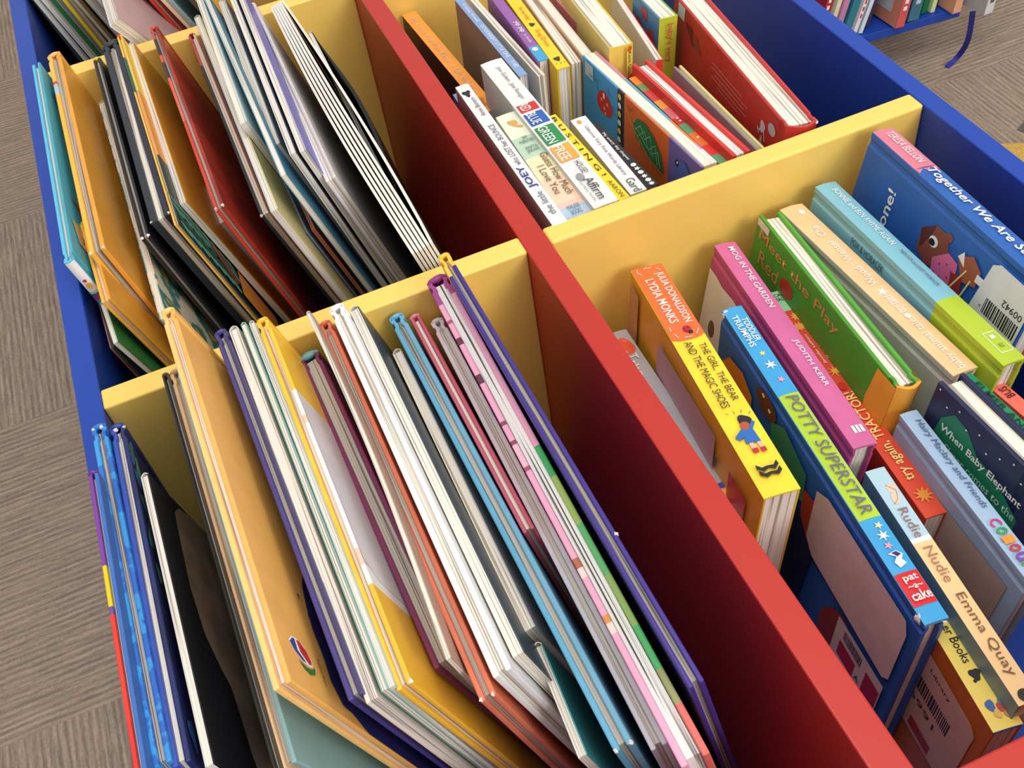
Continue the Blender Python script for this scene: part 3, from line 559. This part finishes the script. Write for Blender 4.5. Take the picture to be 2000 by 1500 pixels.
rect('r2','t',171.5,176,9,11.5,'#EAB4B0'); rect('r2','t',172,176.5,14,16.5,'#EAB4B0'); rect('r2','t',176,179.5,8.6,12.4,'#C03038'); rect('r2','t',176.5,180,13.6,17.2,'#C03038')
strokes('r2','t',[[(147,7),(145.5,5.5)],[(147.5,11),(145,10.6)],[(148,15),(145.6,16)],[(150,19),(148.6,21)]],.4,K)
for dx in (0,4.6): patch('r2','t',[(188+dx,5),(191+dx,8),(190.5+dx,11.6),(191+dx,15.5),(188+dx,18.5),(191.4+dx,18.8),(194+dx,15.5),(192.6+dx,11.6),(194+dx,8),(191.4+dx,4.6)],K)
rect('r2','l',4,20,7,120,'#C8A070'); patch('r2','l',[(57,17),(150,12),(152,60),(57,60)],'#B89AA8','label',lab='lilac label'); rect('r2','l',152,156,28,36,K,'picture'); patch('r2','l',[(172,20),(196,18),(196,60),(174,60)],'#C0442C','picture')
# ---- grey
ell('r1','t',17,7.5,9,6,'#E25538',n=16,wob=.06); text('r1','t','T',26,31,4,11,W); text('r1','t','the',32,48,3,8,W); text('r1','t','Eric Hill',100,136,2.5,6.5,'#55565A')
rect('r1','t',152,156,.2,15.3,'#3E4C9A'); rect('r1','t',157.5,164,.2,15.3,'#F0A860'); rect('r1','t',165.5,169,.2,15.3,'#3E4C9A')
# ---- pink
text('r3','t','MOG IN THE GARDEN',6,73,7.5,12.3,W,bold=.01); text('r3','t','JUDITH KERR',106,150,6.8,11.4,W,bold=.01)
patch('r3','l',[(0.5,20),(12,19.5),(22,21.5),(40,19),(60,21),(80,20),(110,21.5),(110,150),(.5,150)],'#E2DCDA','label',lab='white panel'); ell('r3','l',19,66,5,8,'#6A5A4A')
for y in (6.5,9.2,11.9): rect('r3','t',184,190,y,y+2,W,'logo')
# ---- potty
rect('r4','t',84.5,186,.4,14.2,'#B4D234'); rect('r4','t',223.8,245,.3,14.2,'#D9262E')
text('r4','t','TODDLER',13,36,7.8,12.4,W,bold=.02); text('r4','t','TRIUMPHS',9,40,2.4,6.8,W,bold=.02)
star('r4','t',47,7.5,2.6,'#E8E070',6); star('r4','t',58,8,4.4,W,6,.35); star('r4','t',72,8.4,2.8,'#F2A0B4'); star('r4','t',192,9,2.8,'#F0E2A0'); star('r4','t',199,8,4,W,6,.35); star('r4','t',206,7.2,2.8,'#F2A0B4')
text('r4','t','POTTY SUPERSTAR',87,183,3.4,11.6,'#6E6488',shear=.15,bold=.005)
patch('r4','t',[(211,4),(214,7.5),(217,4.6),(221,6),(219,11),(216,9.6),(213,12),(210,9)],W,'picture'); patch('r4','t',[(211,6),(214,8),(213,11),(210.5,9)],'#3A3070','picture')
text('r4','t','pat',226.5,231.5,3,11.5,W,rot=90,bold=.03); text('r4','t','~a~',232.6,235.4,3,11.5,W,rot=90,bold=.02); text('r4','t','cake',236.4,242.6,1.6,13,W,rot=90,bold=.03)
patch('r4','l',[(10,40),(20,26),(40,22),(56,30),(58,48),(40,60),(15,56)],'#E0852E','picture'); ell('r4','l',75,17,14,9,'#6E3A28'); ell('r4','l',70,13,1.8,1.6,W); ell('r4','l',80,18,1.8,1.6,W); patch('r4','l',[(84,24),(100,12),(132,22),(134,48),(110,60),(90,48)],'#3A8468','picture'); patch('r4','l',[(132,35),(156,30),(166,60),(150,80),(136,66)],'#B4402C','picture'); patch('r4','l',[(40,60),(130,55),(156,80),(150,160),(40,160)],'#1C2450','picture'); ell('r4','l',195,110,16,26,'#8E3020',20)
patch('r4','l',[(146,20),(158,13),(245,12),(249,22),(249,74),(244,80),(156,78),(146,68)],'#D9C9CC','label',lab='large pinkish white paper label')
patch('r4','l',[(196,88),(248,86),(248,132),(196,134)],'#E2D2D2','label'); barcode('r4','l',205,226,92,102,along='x'); rect('r4','l',203,222,106,122,'#B4202C'); rect('r4','l',232,247,96,128,'#B4202C'); text('r4','l','A',224,229,112,118,K)
chip('r4',.250,.002,BK['r4'].D-.003,.0035); chip('r4',.2535,.0125,BK['r4'].D-.003,.003); chip('r4',.003,.002,BK['r4'].D-.002,.003)
# ---- tractor
rect('r5','t',0,21,.5,14,'#9AD2A4'); text('r5','t','MAGIC',7,10.5,2,12.5,K,rot=90); text('r5','t','CAT',3,6,3,11,K,rot=90)
for x,y in ((28,9),(38,6)): star('r5','t',x,y,5,'#F0A04A',9,.55)
text('r5','t','Katie Hunt',50,72,9.4,12.2,W,rot=180); text('r5','t','Jennifer Latham',47,76,4.6,7,W,rot=180)
star('r5','t',84,8,6,'#F0A04A',8,.3); ell('r5','t',98,6,3.6,3,'#C83020')
text('r5','t','try again, TRACTOR!',104,180,2.6,11.6,'#FBE08C',rot=180,bold=.015); star('r5','t',192,7.5,6.5,'#E08A3A',9,.45)
# ---- green meet
text('r6','l','Meet the Play',6,116,7,18,'#C8954E',bold=.02); text('r6','l','Red',12,40,22,34,'#C8954E',bold=.02); ell('r6','l',52,27,9,7,'#B83A28'); rect('r6','l',1,17,1,7,'#DAD6D2','label'); patch('r6','l',[(160,2),(180,1),(180,60),(164,60),(158,30)],'#EFA438')
patch('r6','r',[(168,0.5),(180,.5),(180,20),(172,18)],'#EFA438')
chip('r6',.1775,.004,BK['r6'].D-.002,.0025)
# ---- pale orange
text('r7','t','baby animal tales',132,184,5.5,13,W,rot=180); text('r7','t','Wood . Wensel . Cha',28,98,6,12,W,rot=180); star('r7','t',105,9.5,4.2,W); text('r7','t','tiny tales',110,128,4,14,W,rot=180); ell('r7','t',10,12,3,2.4,W,n=14); ell('r7','t',131,9,2,2,W,n=12)
barcode('r7','r',120,160,2,6,along='x')
# ---- bonnie and ben
text('r8','t','BONNIE and BEN RHYME AGAIN',9,78,7.5,12.5,W); text('r8','t','MEM FOX and JUDY HORACEK',85,125,8.5,12,'#5A4A78'); strokes('r8','t',[[(172,6),(172,15),(190,15),(190,6),(172,6)]],.5,W); rect('r8','t',175,178,8.5,12,W,'logo'); rect('r8','t',183,186,9,12,'#8CA830','logo')
text('r8','l','FOX & HORACEK',50,86,9,15,'#3A5A66')
# ---- together
rect('r9','t',0,49,.6,18,'#E27E90'); patch('r9','t',[(49,.6),(54,1),(50.5,6),(54,9),(50.5,12),(53,18),(49,18)],'#E27E90')
text('r9','t','TERESA BELLON',5,44,6.5,13.5,W); text('r9','t','Together We Are Strong',52,172,4.5,14.5,W,bold=.03,shear=.1)
text('r9','l','one!',33,42,24,54,W,rot=90,bold=.03)
patch('r9','l',[(74,30),(86,20),(98,20),(103,30),(100,44),(88,52),(76,46)],'#8A4A38','picture'); ell('r9','l',99,21,3.6,3.4,'#8A4A38'); patch('r9','l',[(74,30),(86,20),(84,30),(78,44)],'#5A2E2A','picture'); ell('r9','l',88,32,4.4,4.2,W); ell('r9','l',87,33,3,2.6,K)
patch('r9','l',[(92,42),(104,30),(114,32),(118,50),(110,60),(96,56)],'#E0709C','picture')
for x,y in ((100,42),(106,38),(110,46),(104,50),(98,50),(112,40)): ell('r9','l',x,y,.9,.9,'#B03060',n=8)
patch('r9','l',[(112,26),(124,18),(134,24),(134,36),(122,40)],'#A85C3C','picture'); patch('r9','l',[(112,26),(116,20),(120,30)],W,'picture'); patch('r9','l',[(112,40),(122,36),(126,52),(116,58)],'#9A3228','picture'); strokes('r9','l',[[(112,58),(123,30)],[(124,60),(129,34)]],1.2,'#F0DC90'); rect('r9','l',132,142,26,32,W); rect('r9','l',141,146,26,33,'#2A5A58')
patch('r9','l',[(140,12),(146,8),(178,8),(178,64),(134,62)],'#E6E6EA','label',lab='white paper library label'); barcode('r9','l',146,176,34,46,along='x',seed=3); text('r9','l','00942',158,176,26,31,K,rot=180)
for i in range(12): ell('r9','l',14+13*i%150,(18+29*i)%70+14,.9,.5,'#1E4A90',n=8,name='printed_dot')
# ---- hairy maclary
text('r10','t','Hairy Maclary and Friends',8,78,4,9.5,'#4A5A80',shear=.15)
for i,(ch,c) in enumerate(zip('Colours',('#C83A6E','#3E9A4E','#E8943A','#C8363A','#7A4AA0','#3E9A4E','#D0B030'))): text('r10','t',ch,86+i*6,91+i*6,2.5,9.5,c,bold=.04)
patch('r10','l',[(20,22),(118,18),(118,120),(20,120)],'#A08A88')
# ---- elephant
patch('r11','l',[(10,40),(12,20),(20,10),(32,12),(44,22),(60,24),(84,36),(84,100),(10,100)],'#1F7E58'); text('r11','l','When Baby Elephant',14,82,22,29,W,bold=.03); text('r11','l','Elmer comes to the',22,82,33,39,'#B8DCC4',bold=.02)
for i in range(9): ell('r11','l',4+9*i,(7*i)%12+3,.7,.7,W,n=8,name='printed_dot')
text('r12','t','ELMER AND',8,54,1.4,5.6,'#123A28',bold=.02); text('r13','t','BUS',6,15,2.5,8.8,'#5A1E1E',rot=180,bold=.02)
# ---- rudie nudie
ell('r14','t',16,8.4,3.6,3,'#E8C8AC',20); ell('r14','t',23,7,4.5,2.4,'#E8C8AC',-15); strokes('r14','t',[[(13,6),(18,10),(24,8),(27,4)]],.4,'#A87A5E'); text('r14','t','Rudie',31,52,3.4,9.4,'#9A6A62'); text('r14','t','Nudie',59,83,3.4,9.4,'#A87860'); text('r14','t','Emma Quay',91,142,2.8,9.8,'#7A5A3E'); ell('r14','t',153,6,3.6,3.6,K)
# ---- er books
text('r15','t','er Books',3,26,5.4,10.4,K,bold=.01); ell('r15','t',33,8,3.4,3,K,wob=.2); ell('r15','t',36.5,6,1,1,K); ell('r15','t',51,6,3.4,2.4,'#4A6AA8',wob=.1); ell('r15','t',53,11,2.6,2.4,'#B84A3A',wob=.1); ell('r15','t',56,7.4,2.6,2,'#E8B860',wob=.1); ell('r15','t',50,12.6,2.2,1.8,'#5A7AB0',wob=.1); ell('r15','t',57,12,2,1.6,'#C8905A',wob=.1)
patch('r15','l',[(2,16),(52,17),(57,22),(57,96),(2,100)],'#D8B8A8','label',lab='pinkish white library label'); text('r15','l','Library',14,34,24,29,K); barcode('r15','l',4,42,42,56,along='x',seed=5); text('r15','l','6991',6,32,62,68,K); rect('r15','l',14,36,84,94,'#A83A28')
# ---- back right
text('b1','t','Ten',12,21,3,9,'#C8C4CC',rot=180); text('b1','t','Little Pup Fun Time  a Lift the Flap',26,165,3,9,'#E8C8A0'); text('b1','t','Usborne',172,186,4,9,'#B04A20')
ell('b2','t',14,5,4.5,3,K,wob=.3); text('b2','t','Anne Benson',22,50,4,8,'#6A6668',rot=180); text('b2','t','who LOST her BOUNCE',64,122,3.4,8,'#5A5C68',rot=180); text('b2','t','JOEY',124,152,2,9,'#2F3F8A',rot=180,bold=.03); text('b2','t','the little',158,186,3,8,'#6A6C74',rot=180)
ell('b3','t',15,9,5,3.4,'#D8A860',20,wob=.15); ell('b3','t',21,12,3,1.6,'#D8A860',60)
text('b3','t','SAM\nMcBRATNEY',35,44,4,16,'#5E7460',rot=90); text('b3','t','ANITA\nJERAM',49,58,5,15,'#5E7460',rot=90); text('b3','t','Guess How Much',62,116,11.5,17.5,'#6E4E3A'); text('b3','t','I Love You',76,112,4,10,'#6E4E3A'); text('b3','t','WALKER\nBOOKS',128,139,5,15,'#5A6E84',rot=90)
text('b4','t','Jane Godwin . Jane Reiseger',12,66,8,13,'#7A7A80',shear=.2)
for x0,x1,c,s in ((72,83,'#D8342E','RED'),(86,103,'#2E62B4','BLUE'),(107,132,'#2E8E4E','GREEN'),(135,156,'#F6A848','FREE')): rect('b4','t',x0,x1,1.5,17,c); text('b4','t',s,x0+.8,x1-1,3,9+2,W,bold=.02)
text('b4','t','HOUSE!',160,176,9.4,14.5,K); ell('b4','t',178,6.4,4.5,3,'#9A9A9C'); text('b4','t','Affirm',182,208,6.6,13.6,'#4A4A4E',bold=.01); text('b4','t','press kids',184,208,2.4,5.4,'#8A8A8E')
text('b5','t','B U S T I N G !',4,90,2.4,6.2,'#2A2416'); text('b5','t','AARON',97,118,2.4,6,'#7A6A1E')
ell('b6','t',6,5,2.6,1.8,'#E09A3E'); text('b6','t','Usborne Very First Words Library',14,84,4.6,8.6,'#6A6870'); text('b6','t','Gard',89,105,3.4,10,'#3E5A44')
text('b7','t','My every day shapes',16,57,3.2,6.4,W)
for i,x in enumerate((64,69.5,75,80.5,86,91)): (ell('b7','t',x,4.8,2.2,2.2,W,n=14) if i%2==0 else star('b7','t',x,4.8,2.6,W,4+i,.5))
# apple / leaf picture board book
ell('b8','l',38,26,13,11,'#C8242E',wob=.05)
for x,y in ((33,24),(38,30),(43,24),(40,34)): ell('b8','l',x,y,1.6,1.8,'#F0A050',n=10)
rect('b8','l',36,39,16,21,W); strokes('b8','l',[[(44,8),(47,14)],[(26,12),(28,20)],[(52,20),(55,28)]],.7,'#24507E'); rect('b8','l',6,20,1,14,'#B4CADA','sticker',lab='clear sticker')
for i in range(6): ell('b8','l',64,5+8*i,2.6,2.8,('#E8C84A','#EDE6DA')[i%2],n=16)
patch('b8','l',[(86,18),(92,9),(104,7),(118,12),(128,22),(133,34),(131,37),(112,34),(92,27)],'#2E7A44','picture','green leaf'); strokes('b8','l',[[(90,20),(98,12),(104,22),(112,14),(116,28),(124,22),(128,34)],[(94,24),(104,14),(110,28),(120,18),(124,34)],[(88,18),(96,20),(106,26),(118,30)]],.6,'#A8CC9A'); strokes('b8','l',[[(84,19),(112,35),(133,38)],[(84,19),(75,8)],[(96,27),(97,34)],[(114,37),(115,44)]],.8,'#C8B03C'); text('b8','l','apple',14,30,8,11,'#24507E'); text('b8','l','leaf',78,86,4,7,'#7A3418')
ell('b8','l',160,26,12,18,'#5A6CB0'); ell('b8','l',152,14,2.4,3,K); ell('b8','l',152.6,13.4,1,1.2,W)
for x in (70,74,100): ell('b9','t',x,4,1.1,1.1,W,n=10)
text('b13','t','Kristina Howell',13,48,2.2,5.4,W); text('b13','t','GOODNIGHT LITTLE ONE',56,116,2.2,5.4,W); text('b13','t','TO BED',122,134,2.2,5.4,W)
text('b15','t','yip pip',62,82,2.2,7.4,W,bold=.02); text('b15','t','Jo Sandie',86,101,3,6,W); ell('b15','t',112,4,3,2.6,W)
text('b16','t','So my baby!',40,64,3.4,8,'#D8622A'); ell('b16','t',72,5.6,3,2.4,'#3A3A30',wob=.2); text('b16','t','Greg Dreise',82,112,3.2,8.4,'#E0702E'); ell('b16','t',133,5.6,3.2,2.6,'#3A3A30',wob=.25); strokes('b16','t',[[(139,3),(141,2)],[(139.5,6),(142,6)],[(139,9),(141,10)]],.4,K)
B20 = BK['b20']
rect('b20','f',14,20.8,-0.0+0.5,40,'#F3DC58'); text('b20','f','Kevin Gibson',15.4,19.2,6,30,K,rot=-90); rect('b20','f',14.4,20.4,30,36,'#2E7A9C'); ell('b20','f',5.5,24,2.6,3.4,W); ell('b20','f',5.2,23,1.7,2,K); ell('b20','f',17,3,2.6,2.4,'#D8502E'); patch('b20','f',[(9,30),(20,27),(20,40),(9,42)],'#D8402E','picture')
text('b22','f',"baby's very",5,12,4,40,'#C84A3A',rot=-90,bold=.02); 
for x,y in ((24,8),(38,22),(14,22)): ell('b22','l',x,y,7,5,'#A84A50',20,wob=.15)
# thick red book
strokes('b12','l',[[(78+3*i,8+2.6*i),(150,27+2.2*i)] for i in range(0)] + [[(84,18),(140,17)],[(84,22),(150,21)],[(90,26),(146,25)],[(84,30),(150,29)],[(96,34),(140,33)]],.5,'#E0A8A0','lettering'); rect('b12','l',10,24,1,13,'#D8D4D4','sticker'); ell('b12','l',52,20,8,5,'#8E3A36',20,wob=.3); ell('b12','l',38,16,9,4,'#6A2A2A',40,wob=.4)
strokes('b12','l',[[(172,28),(178,18),(184,30)],[(176,40),(178,28),(182,42)],[(170,24),(174,28)]],1.6,'#C8BEC0','line_drawing'); ell('b12','l',178,20,4,5,'#C8BEC0',wob=.1); ell('b12','l',192,14,6,5,'#B8B0B4'); chip('b12',.209,.0245,BK['b12'].D-.002,.002)
# ---- left bins
for x,y,rx,ry in ((18,4,7,4),(27,2,4,3),(30,9,9,3.4),(40,5,6,4),(58,7,9,3),(80,6,10,3),(104,8,6,3),(196,9,8,4)): ell('lf3','r',x,y,rx,ry,random.choice(('#5E9A78','#3E7A6A','#7AB088','#3C6CA8')),random.uniform(-20,20),wob=.2)
patch('lf4','r',[(0,48),(4,32),(12,24.5),(35,22.5),(67,21),(94,25.5),(110,36),(118,44),(135,47),(153,49),(170,54),(176,60),(176,200),(0,200)],Mspeck('#6E5E50','#7E6C5C',scale=25),'picture')
patch('lf7','r',[(236.8,12.5),(233,17),(232,23),(234.5,29),(240,33),(244.5,32.6),(246,28),(245.6,22),(242,15)],W,'logo'); patch('lf7','r',[(237.4,13.4),(233.8,17.5),(233.4,20),(240,19.6),(244.8,26),(245,22),(241.6,15.6)],'#3E4A8E','logo'); patch('lf7','r',[(233.2,21.6),(233,24.5),(236,29.5),(240.4,32),(243.6,31.6),(244.6,28.6),(240,22.4)],'#C8343A','logo'); patch('lf7','r',[(246.2,17),(250,21),(251.4,26),(249,32),(244.4,34),(247,30),(248,24)],'#3E7A44','logo'); text('lf7','r','Ragged Bears',236,252,40,42.4,'#5A3A2A',rot=180)
patch('lf7','r',[(60,74),(120,70),(170,64),(185,55),(200,51),(215,49),(230,51),(245,50),(257,56),(258,66),(262,74),(264.6,80),(264.6,200),(60,200)],'#2E2C66','picture','navy painted edge')
for x,y,rx,ry in ((180,60,2,3),(206,50,1.6,1),(214,53,2,1.2),(196,44,1.2,1),(222,52,1.4,1.4)): ell('lf7','r',x,y,rx,ry,'#33306E',wob=.25)
patch('lf12','r',[(69,1),(197,1),(205,14),(205,120),(69,120)],'#E4DEE2','printed_panel')
rect('lm1','f',.3,7.2,.5,30,W); rect('lm1','f',.3,7.2,30,32,'#C8D89A'); rect('lm1','f',.3,7.2,32,34.5,'#3A6AB4'); rect('lm1','f',.3,7.2,34.5,38,'#D0405A'); ell('lm1','f',3.8,24,2,3,'#F0B03C'); ell('lm1','f',3.6,18.8,1.3,1.5,'#C04050'); text('lm1','f','Kids',1.5,6,41,54,W,rot=-90)
patch('lm1','r',[(227,6),(231,34),(254,34),(252,12)],'#C9A878','label','tan label with a black Y'); text('lm1','r','Y',238,247,17,27,K,bold=.03); patch('lm1','r',[(192,10),(206,24),(202,30),(194,18)],'#C24A3A','picture'); ell('lm1','r',208,28,7,5,'#A83A34',30,wob=.2); ell('lm1','r',45,17,16,4,'#4E6A64',10,wob=.3)
for i in range(30): ell('lm9','r',262+9*(i%4),2+2.7*i,3.2,8,('#2E7E68','#3E9A82','#255A4C','#5AA890')[i%4],-18,name='feather',wob=.1)
patch('lm9','r',[(262,50),(272,46),(286,76),(278,84)],'#8A3A1E','picture'); patch('lm9','r',[(255,88),(291,84),(291,150),(255,150)],'#E8962E','picture')
for n,pts in (('lm2',((.291,.001),(.291,.011))),('lm8',((.271,.001),(.271,.0075),(.271,.0148))),('lf16',((.282,.001),(.282,.007))),('lm7',((.273,.001),(.273,.006))),('lm13',((.286,.001),(.286,.0055))),('lm11',((.2845,.001),(.2845,.0065))),('lf2',((.001,.001),(.001,.006))),('lf3',((.002,.003),(.002,.0075))),('lf21',((.325,.001),(.325,.009))),('lf25',((.24,.0075),)),('lf12',((.270,.0075),))):
    for x,y in pts: chip(n,x,y,BK[n].D-.0008,.0014)
strokes('lf24','r',[[(160+9*i,1),(164+9*i,6),(160+9*i,9)] for i in range(16)],.6,'#3A5A34')

# ------------------------------------------------------------------ low shelf unit behind, with books
SO, SE = Vector((0.8762, 0.7848, -0.535)), Vector((1.0609, 0.7675, -0.535))   # ends of the shelf's front edge
ex = (SE - SO); ex.z = 0; ex.normalize(); ey = Vector((-ex.y, ex.x, 0))
sh = bpy.data.objects.new('book_shelf_unit', None); C.objects.link(sh)
sh.matrix_world = Matrix(((ex.x, ey.x, 0, SO.x), (ex.y, ey.y, 0, SO.y), (0, 0, 1, ZF), (0, 0, 0, 1)))
tag(sh, 'low blue shelf unit standing on the carpet behind the browser box', 'shelf')
z0 = SO.z - ZF
panel('bottom_shelf', (-.62, 0, z0 - .016), (.187, .30, z0), mb, sh); panel('back_panel', (-.62, .30, 0), (.187, .316, .62), mb, sh); panel('side_panel', (-.636, 0, 0), (-.62, .316, .62), mb, sh)
panel('plinth', (-.60, .27, 0), (.17, .286, z0 - .016), mb, sh)
def shelf_book(nick, x, y, t, dep, h, lean, yaw, c1, c2, cs, label, name='paperback_book'):
    """spine toward the aisle; x along the shelf, y back from its front edge"""
    e = bpy.data.objects.new(name, None); C.objects.link(e); B = Book(); B.e, B.L, B.D, B.T, B.kind, B.side = e, dep, h, t, 'b', 'k'
    l, yw = math.radians(lean), math.radians(yaw)
    base = SO + ex * x + ey * y; dirb = (ey * math.cos(yw) + ex * math.sin(yw)); side = (ex * math.cos(yw) - ey * math.sin(yw))
    up = Vector((0, 0, 1)) * math.cos(l) + side * math.sin(l); sd = side * math.cos(l) - Vector((0, 0, 1)) * math.sin(l)
    zoff = t * math.sin(l) if l > 0 else 0
    # axes: x = depth (spine at 0), y = thickness toward the left, z = up
    yv = -sd
    e.matrix_world = Matrix(((dirb.x, yv.x, up.x, base.x), (dirb.y, yv.y, up.y, base.y), (dirb.z, yv.z, up.z, base.z + max(0, zoff) * 0 + .0003 + (t * abs(math.sin(l)) if l < 0 else 0)), (0, 0, 0, 1)))
    tag(e, label, 'book', 'books on the low blue shelf behind')
    for nm, y0, y1, c in (('right_cover', 0, .0012, c2), ('left_cover', t - .0012, t, c1)):
        bm = bmesh.new(); add_box(bm, (0, y0, 0), (dep, y1, h)); link(nm, bm, M(c), e)
    bm = bmesh.new(); add_box(bm, (-.0006, 0, 0), (.0008, t, h)); bevel(bm, .0004); link('spine', bm, M(cs), e)
    bm = bmesh.new(); add_box(bm, (.0009, .0013, .002), (dep - .002, t - .0013, h - .002)); link('pages', bm, PG, e)
    BK[nick] = B; return B
SB = [
 (-0.0620,.020,0.014,14,'#B4282E','#B4282E','#B8282E','dark red book, leftmost on the low shelf'),
 (-0.0470,.016,0.010,14,'#E6DEC0','#E6DEC0','#E8E0BE','cream book right of the dark red one on the low shelf'),
 (-0.0330,.014,0.013,14,'#C884AC','#C884AC','#C888B0','lilac pink book on the low shelf'),
 (-0.0150,.012,0.016,15,'#2A7E8C','#2A7E8C','#2C8090','teal book on the low shelf'),
 (-0.0040,.008,0.009,16,'#EAE0E0','#EAE0E0','#F0E8E8','white book with red marks on the low shelf'),
 (0.0080,.008,0.009,16,'#BCD4E6','#D8E4EE','#DCE8F2','pale blue book on the low shelf'),
 (0.0260,.020,0.018,14,'#34305A','#2A2848','#3A3256','dark violet book on the low shelf'),
 (0.0760,-.006,0.020,9,'#E0906E','#D06A5A','#D85A5C','peach book with a white label and red spine on the low shelf'),
 (0.1080,.002,0.026,8,'#3C7A8C','#2E5E70','#3A7488','blue-green book on the low shelf'),
 (0.1300,.014,0.013,7,'#0F6A38','#0F6A38','#107040','dark green book on the low shelf'),
 (0.1425,.010,0.010,7,'#CFE4A0','#CFE4A0','#D4E8A4','pale lime book on the low shelf'),
 (0.1580,.024,0.014,6,'#3A2E78','#3A2E78','#3E3280','violet book on the low shelf'),
 (0.1780,-.010,0.018,6,'#E8A880','#E8A880','#F0B088','peach-orange book standing out past the shelf edge'),
]
for i, (x, y, t, ln, c1, c2, cs, lab) in enumerate(SB): shelf_book('s%d' % i, x, y, t * .9, .13, .19, ln, -8, c1, c2, cs, lab)
bmx = BK['s7']; 
def fspine(B, y0, y1, z0_, z1_, col, nm='lettering'):
    bm = bmesh.new(); add_box(bm, (-.0010, y0, z0_), (-.0007, y1, z1_)); link(nm, bm, M(col), B.e)
for k, c in (('s0', W), ('s4', '#C8343A'), ('s7', W), ('s8', '#BFD8DC'), ('s10', '#3A4A30'), ('s12', '#9A5A3A')):
    for j in range(5): fspine(BK[k], BK[k].T * .3, BK[k].T * .7, .03 + .012 * j, .037 + .012 * j, c)
bm = bmesh.new(); add_box(bm, (.02, bmx.T + .0002, .02), (.09, bmx.T + .0005, .14)); link('label', bm, M('#D0CCD0'), bmx.e)
# ribbon hanging over the edge of the shelf down to the carpet
bm = bmesh.new(); RB = [[1.0284, 0.7053, -0.5], [1.0292, 0.7059, -0.5019], [1.0307, 0.7072, -0.5056], [1.0329, 0.709, -0.5112], [1.036, 0.7115, -0.5188], [1.0388, 0.7138, -0.5262], [1.0414, 0.7159, -0.5338], [1.0437, 0.7178, -0.5413], [1.0459, 0.7196, -0.5488], [1.0481, 0.7217, -0.5563], [1.0505, 0.7243, -0.5637], [1.0531, 0.7273, -0.5713], [1.0557, 0.7307, -0.5787], [1.0579, 0.7341, -0.5859], [1.0597, 0.7374, -0.5928], [1.0611, 0.7408, -0.5994], [1.0619, 0.744, -0.6056], [1.0621, 0.7466, -0.611], [1.0614, 0.7485, -0.6155], [1.06, 0.7497, -0.6191], [1.0578, 0.7501, -0.6219], [1.0551, 0.7501, -0.6241], [1.0518, 0.7496, -0.6257], [1.048, 0.7487, -0.6268], [1.0436, 0.7473, -0.6272], [1.0404, 0.7462, -0.6276], [1.0382, 0.7455, -0.6279], [1.0371, 0.7452, -0.628]]
prev = None
for i, p in enumerate(RB):
    q = Vector(p); t = (Vector(RB[min(i + 1, len(RB) - 1)]) - Vector(RB[max(i - 1, 0)])).normalized(); s = t.cross(Vector((-.55, -.55, .63))).normalized() * .0045; n = t.cross(s).normalized() * .0006
    cur = [bm.verts.new(q + s + n), bm.verts.new(q - s + n), bm.verts.new(q - s - n), bm.verts.new(q + s - n)]
    if prev:
        for j in range(4): bm.faces.new([prev[j], prev[(j + 1) % 4], cur[(j + 1) % 4], cur[j]])
    else: bm.faces.new(cur)
    prev = cur
bm.faces.new(prev[::-1]); rb = link('blue_ribbon', bm, M('#2C2F96', .6)); tag(rb, 'dark blue ribbon hanging from the shelf down to the carpet', 'ribbon')
B = shelf_book('s13', .222, -.035, .020, .13, .18, 5, -14, '#B8B8AE', '#C8C8C0', '#DCDCDC', 'white and grey book jutting out at the right end of the low shelf')
for j in range(4): fspine(B, .005, .014, .02 + .014 * j, .028 + .014 * j, '#5A5E66')
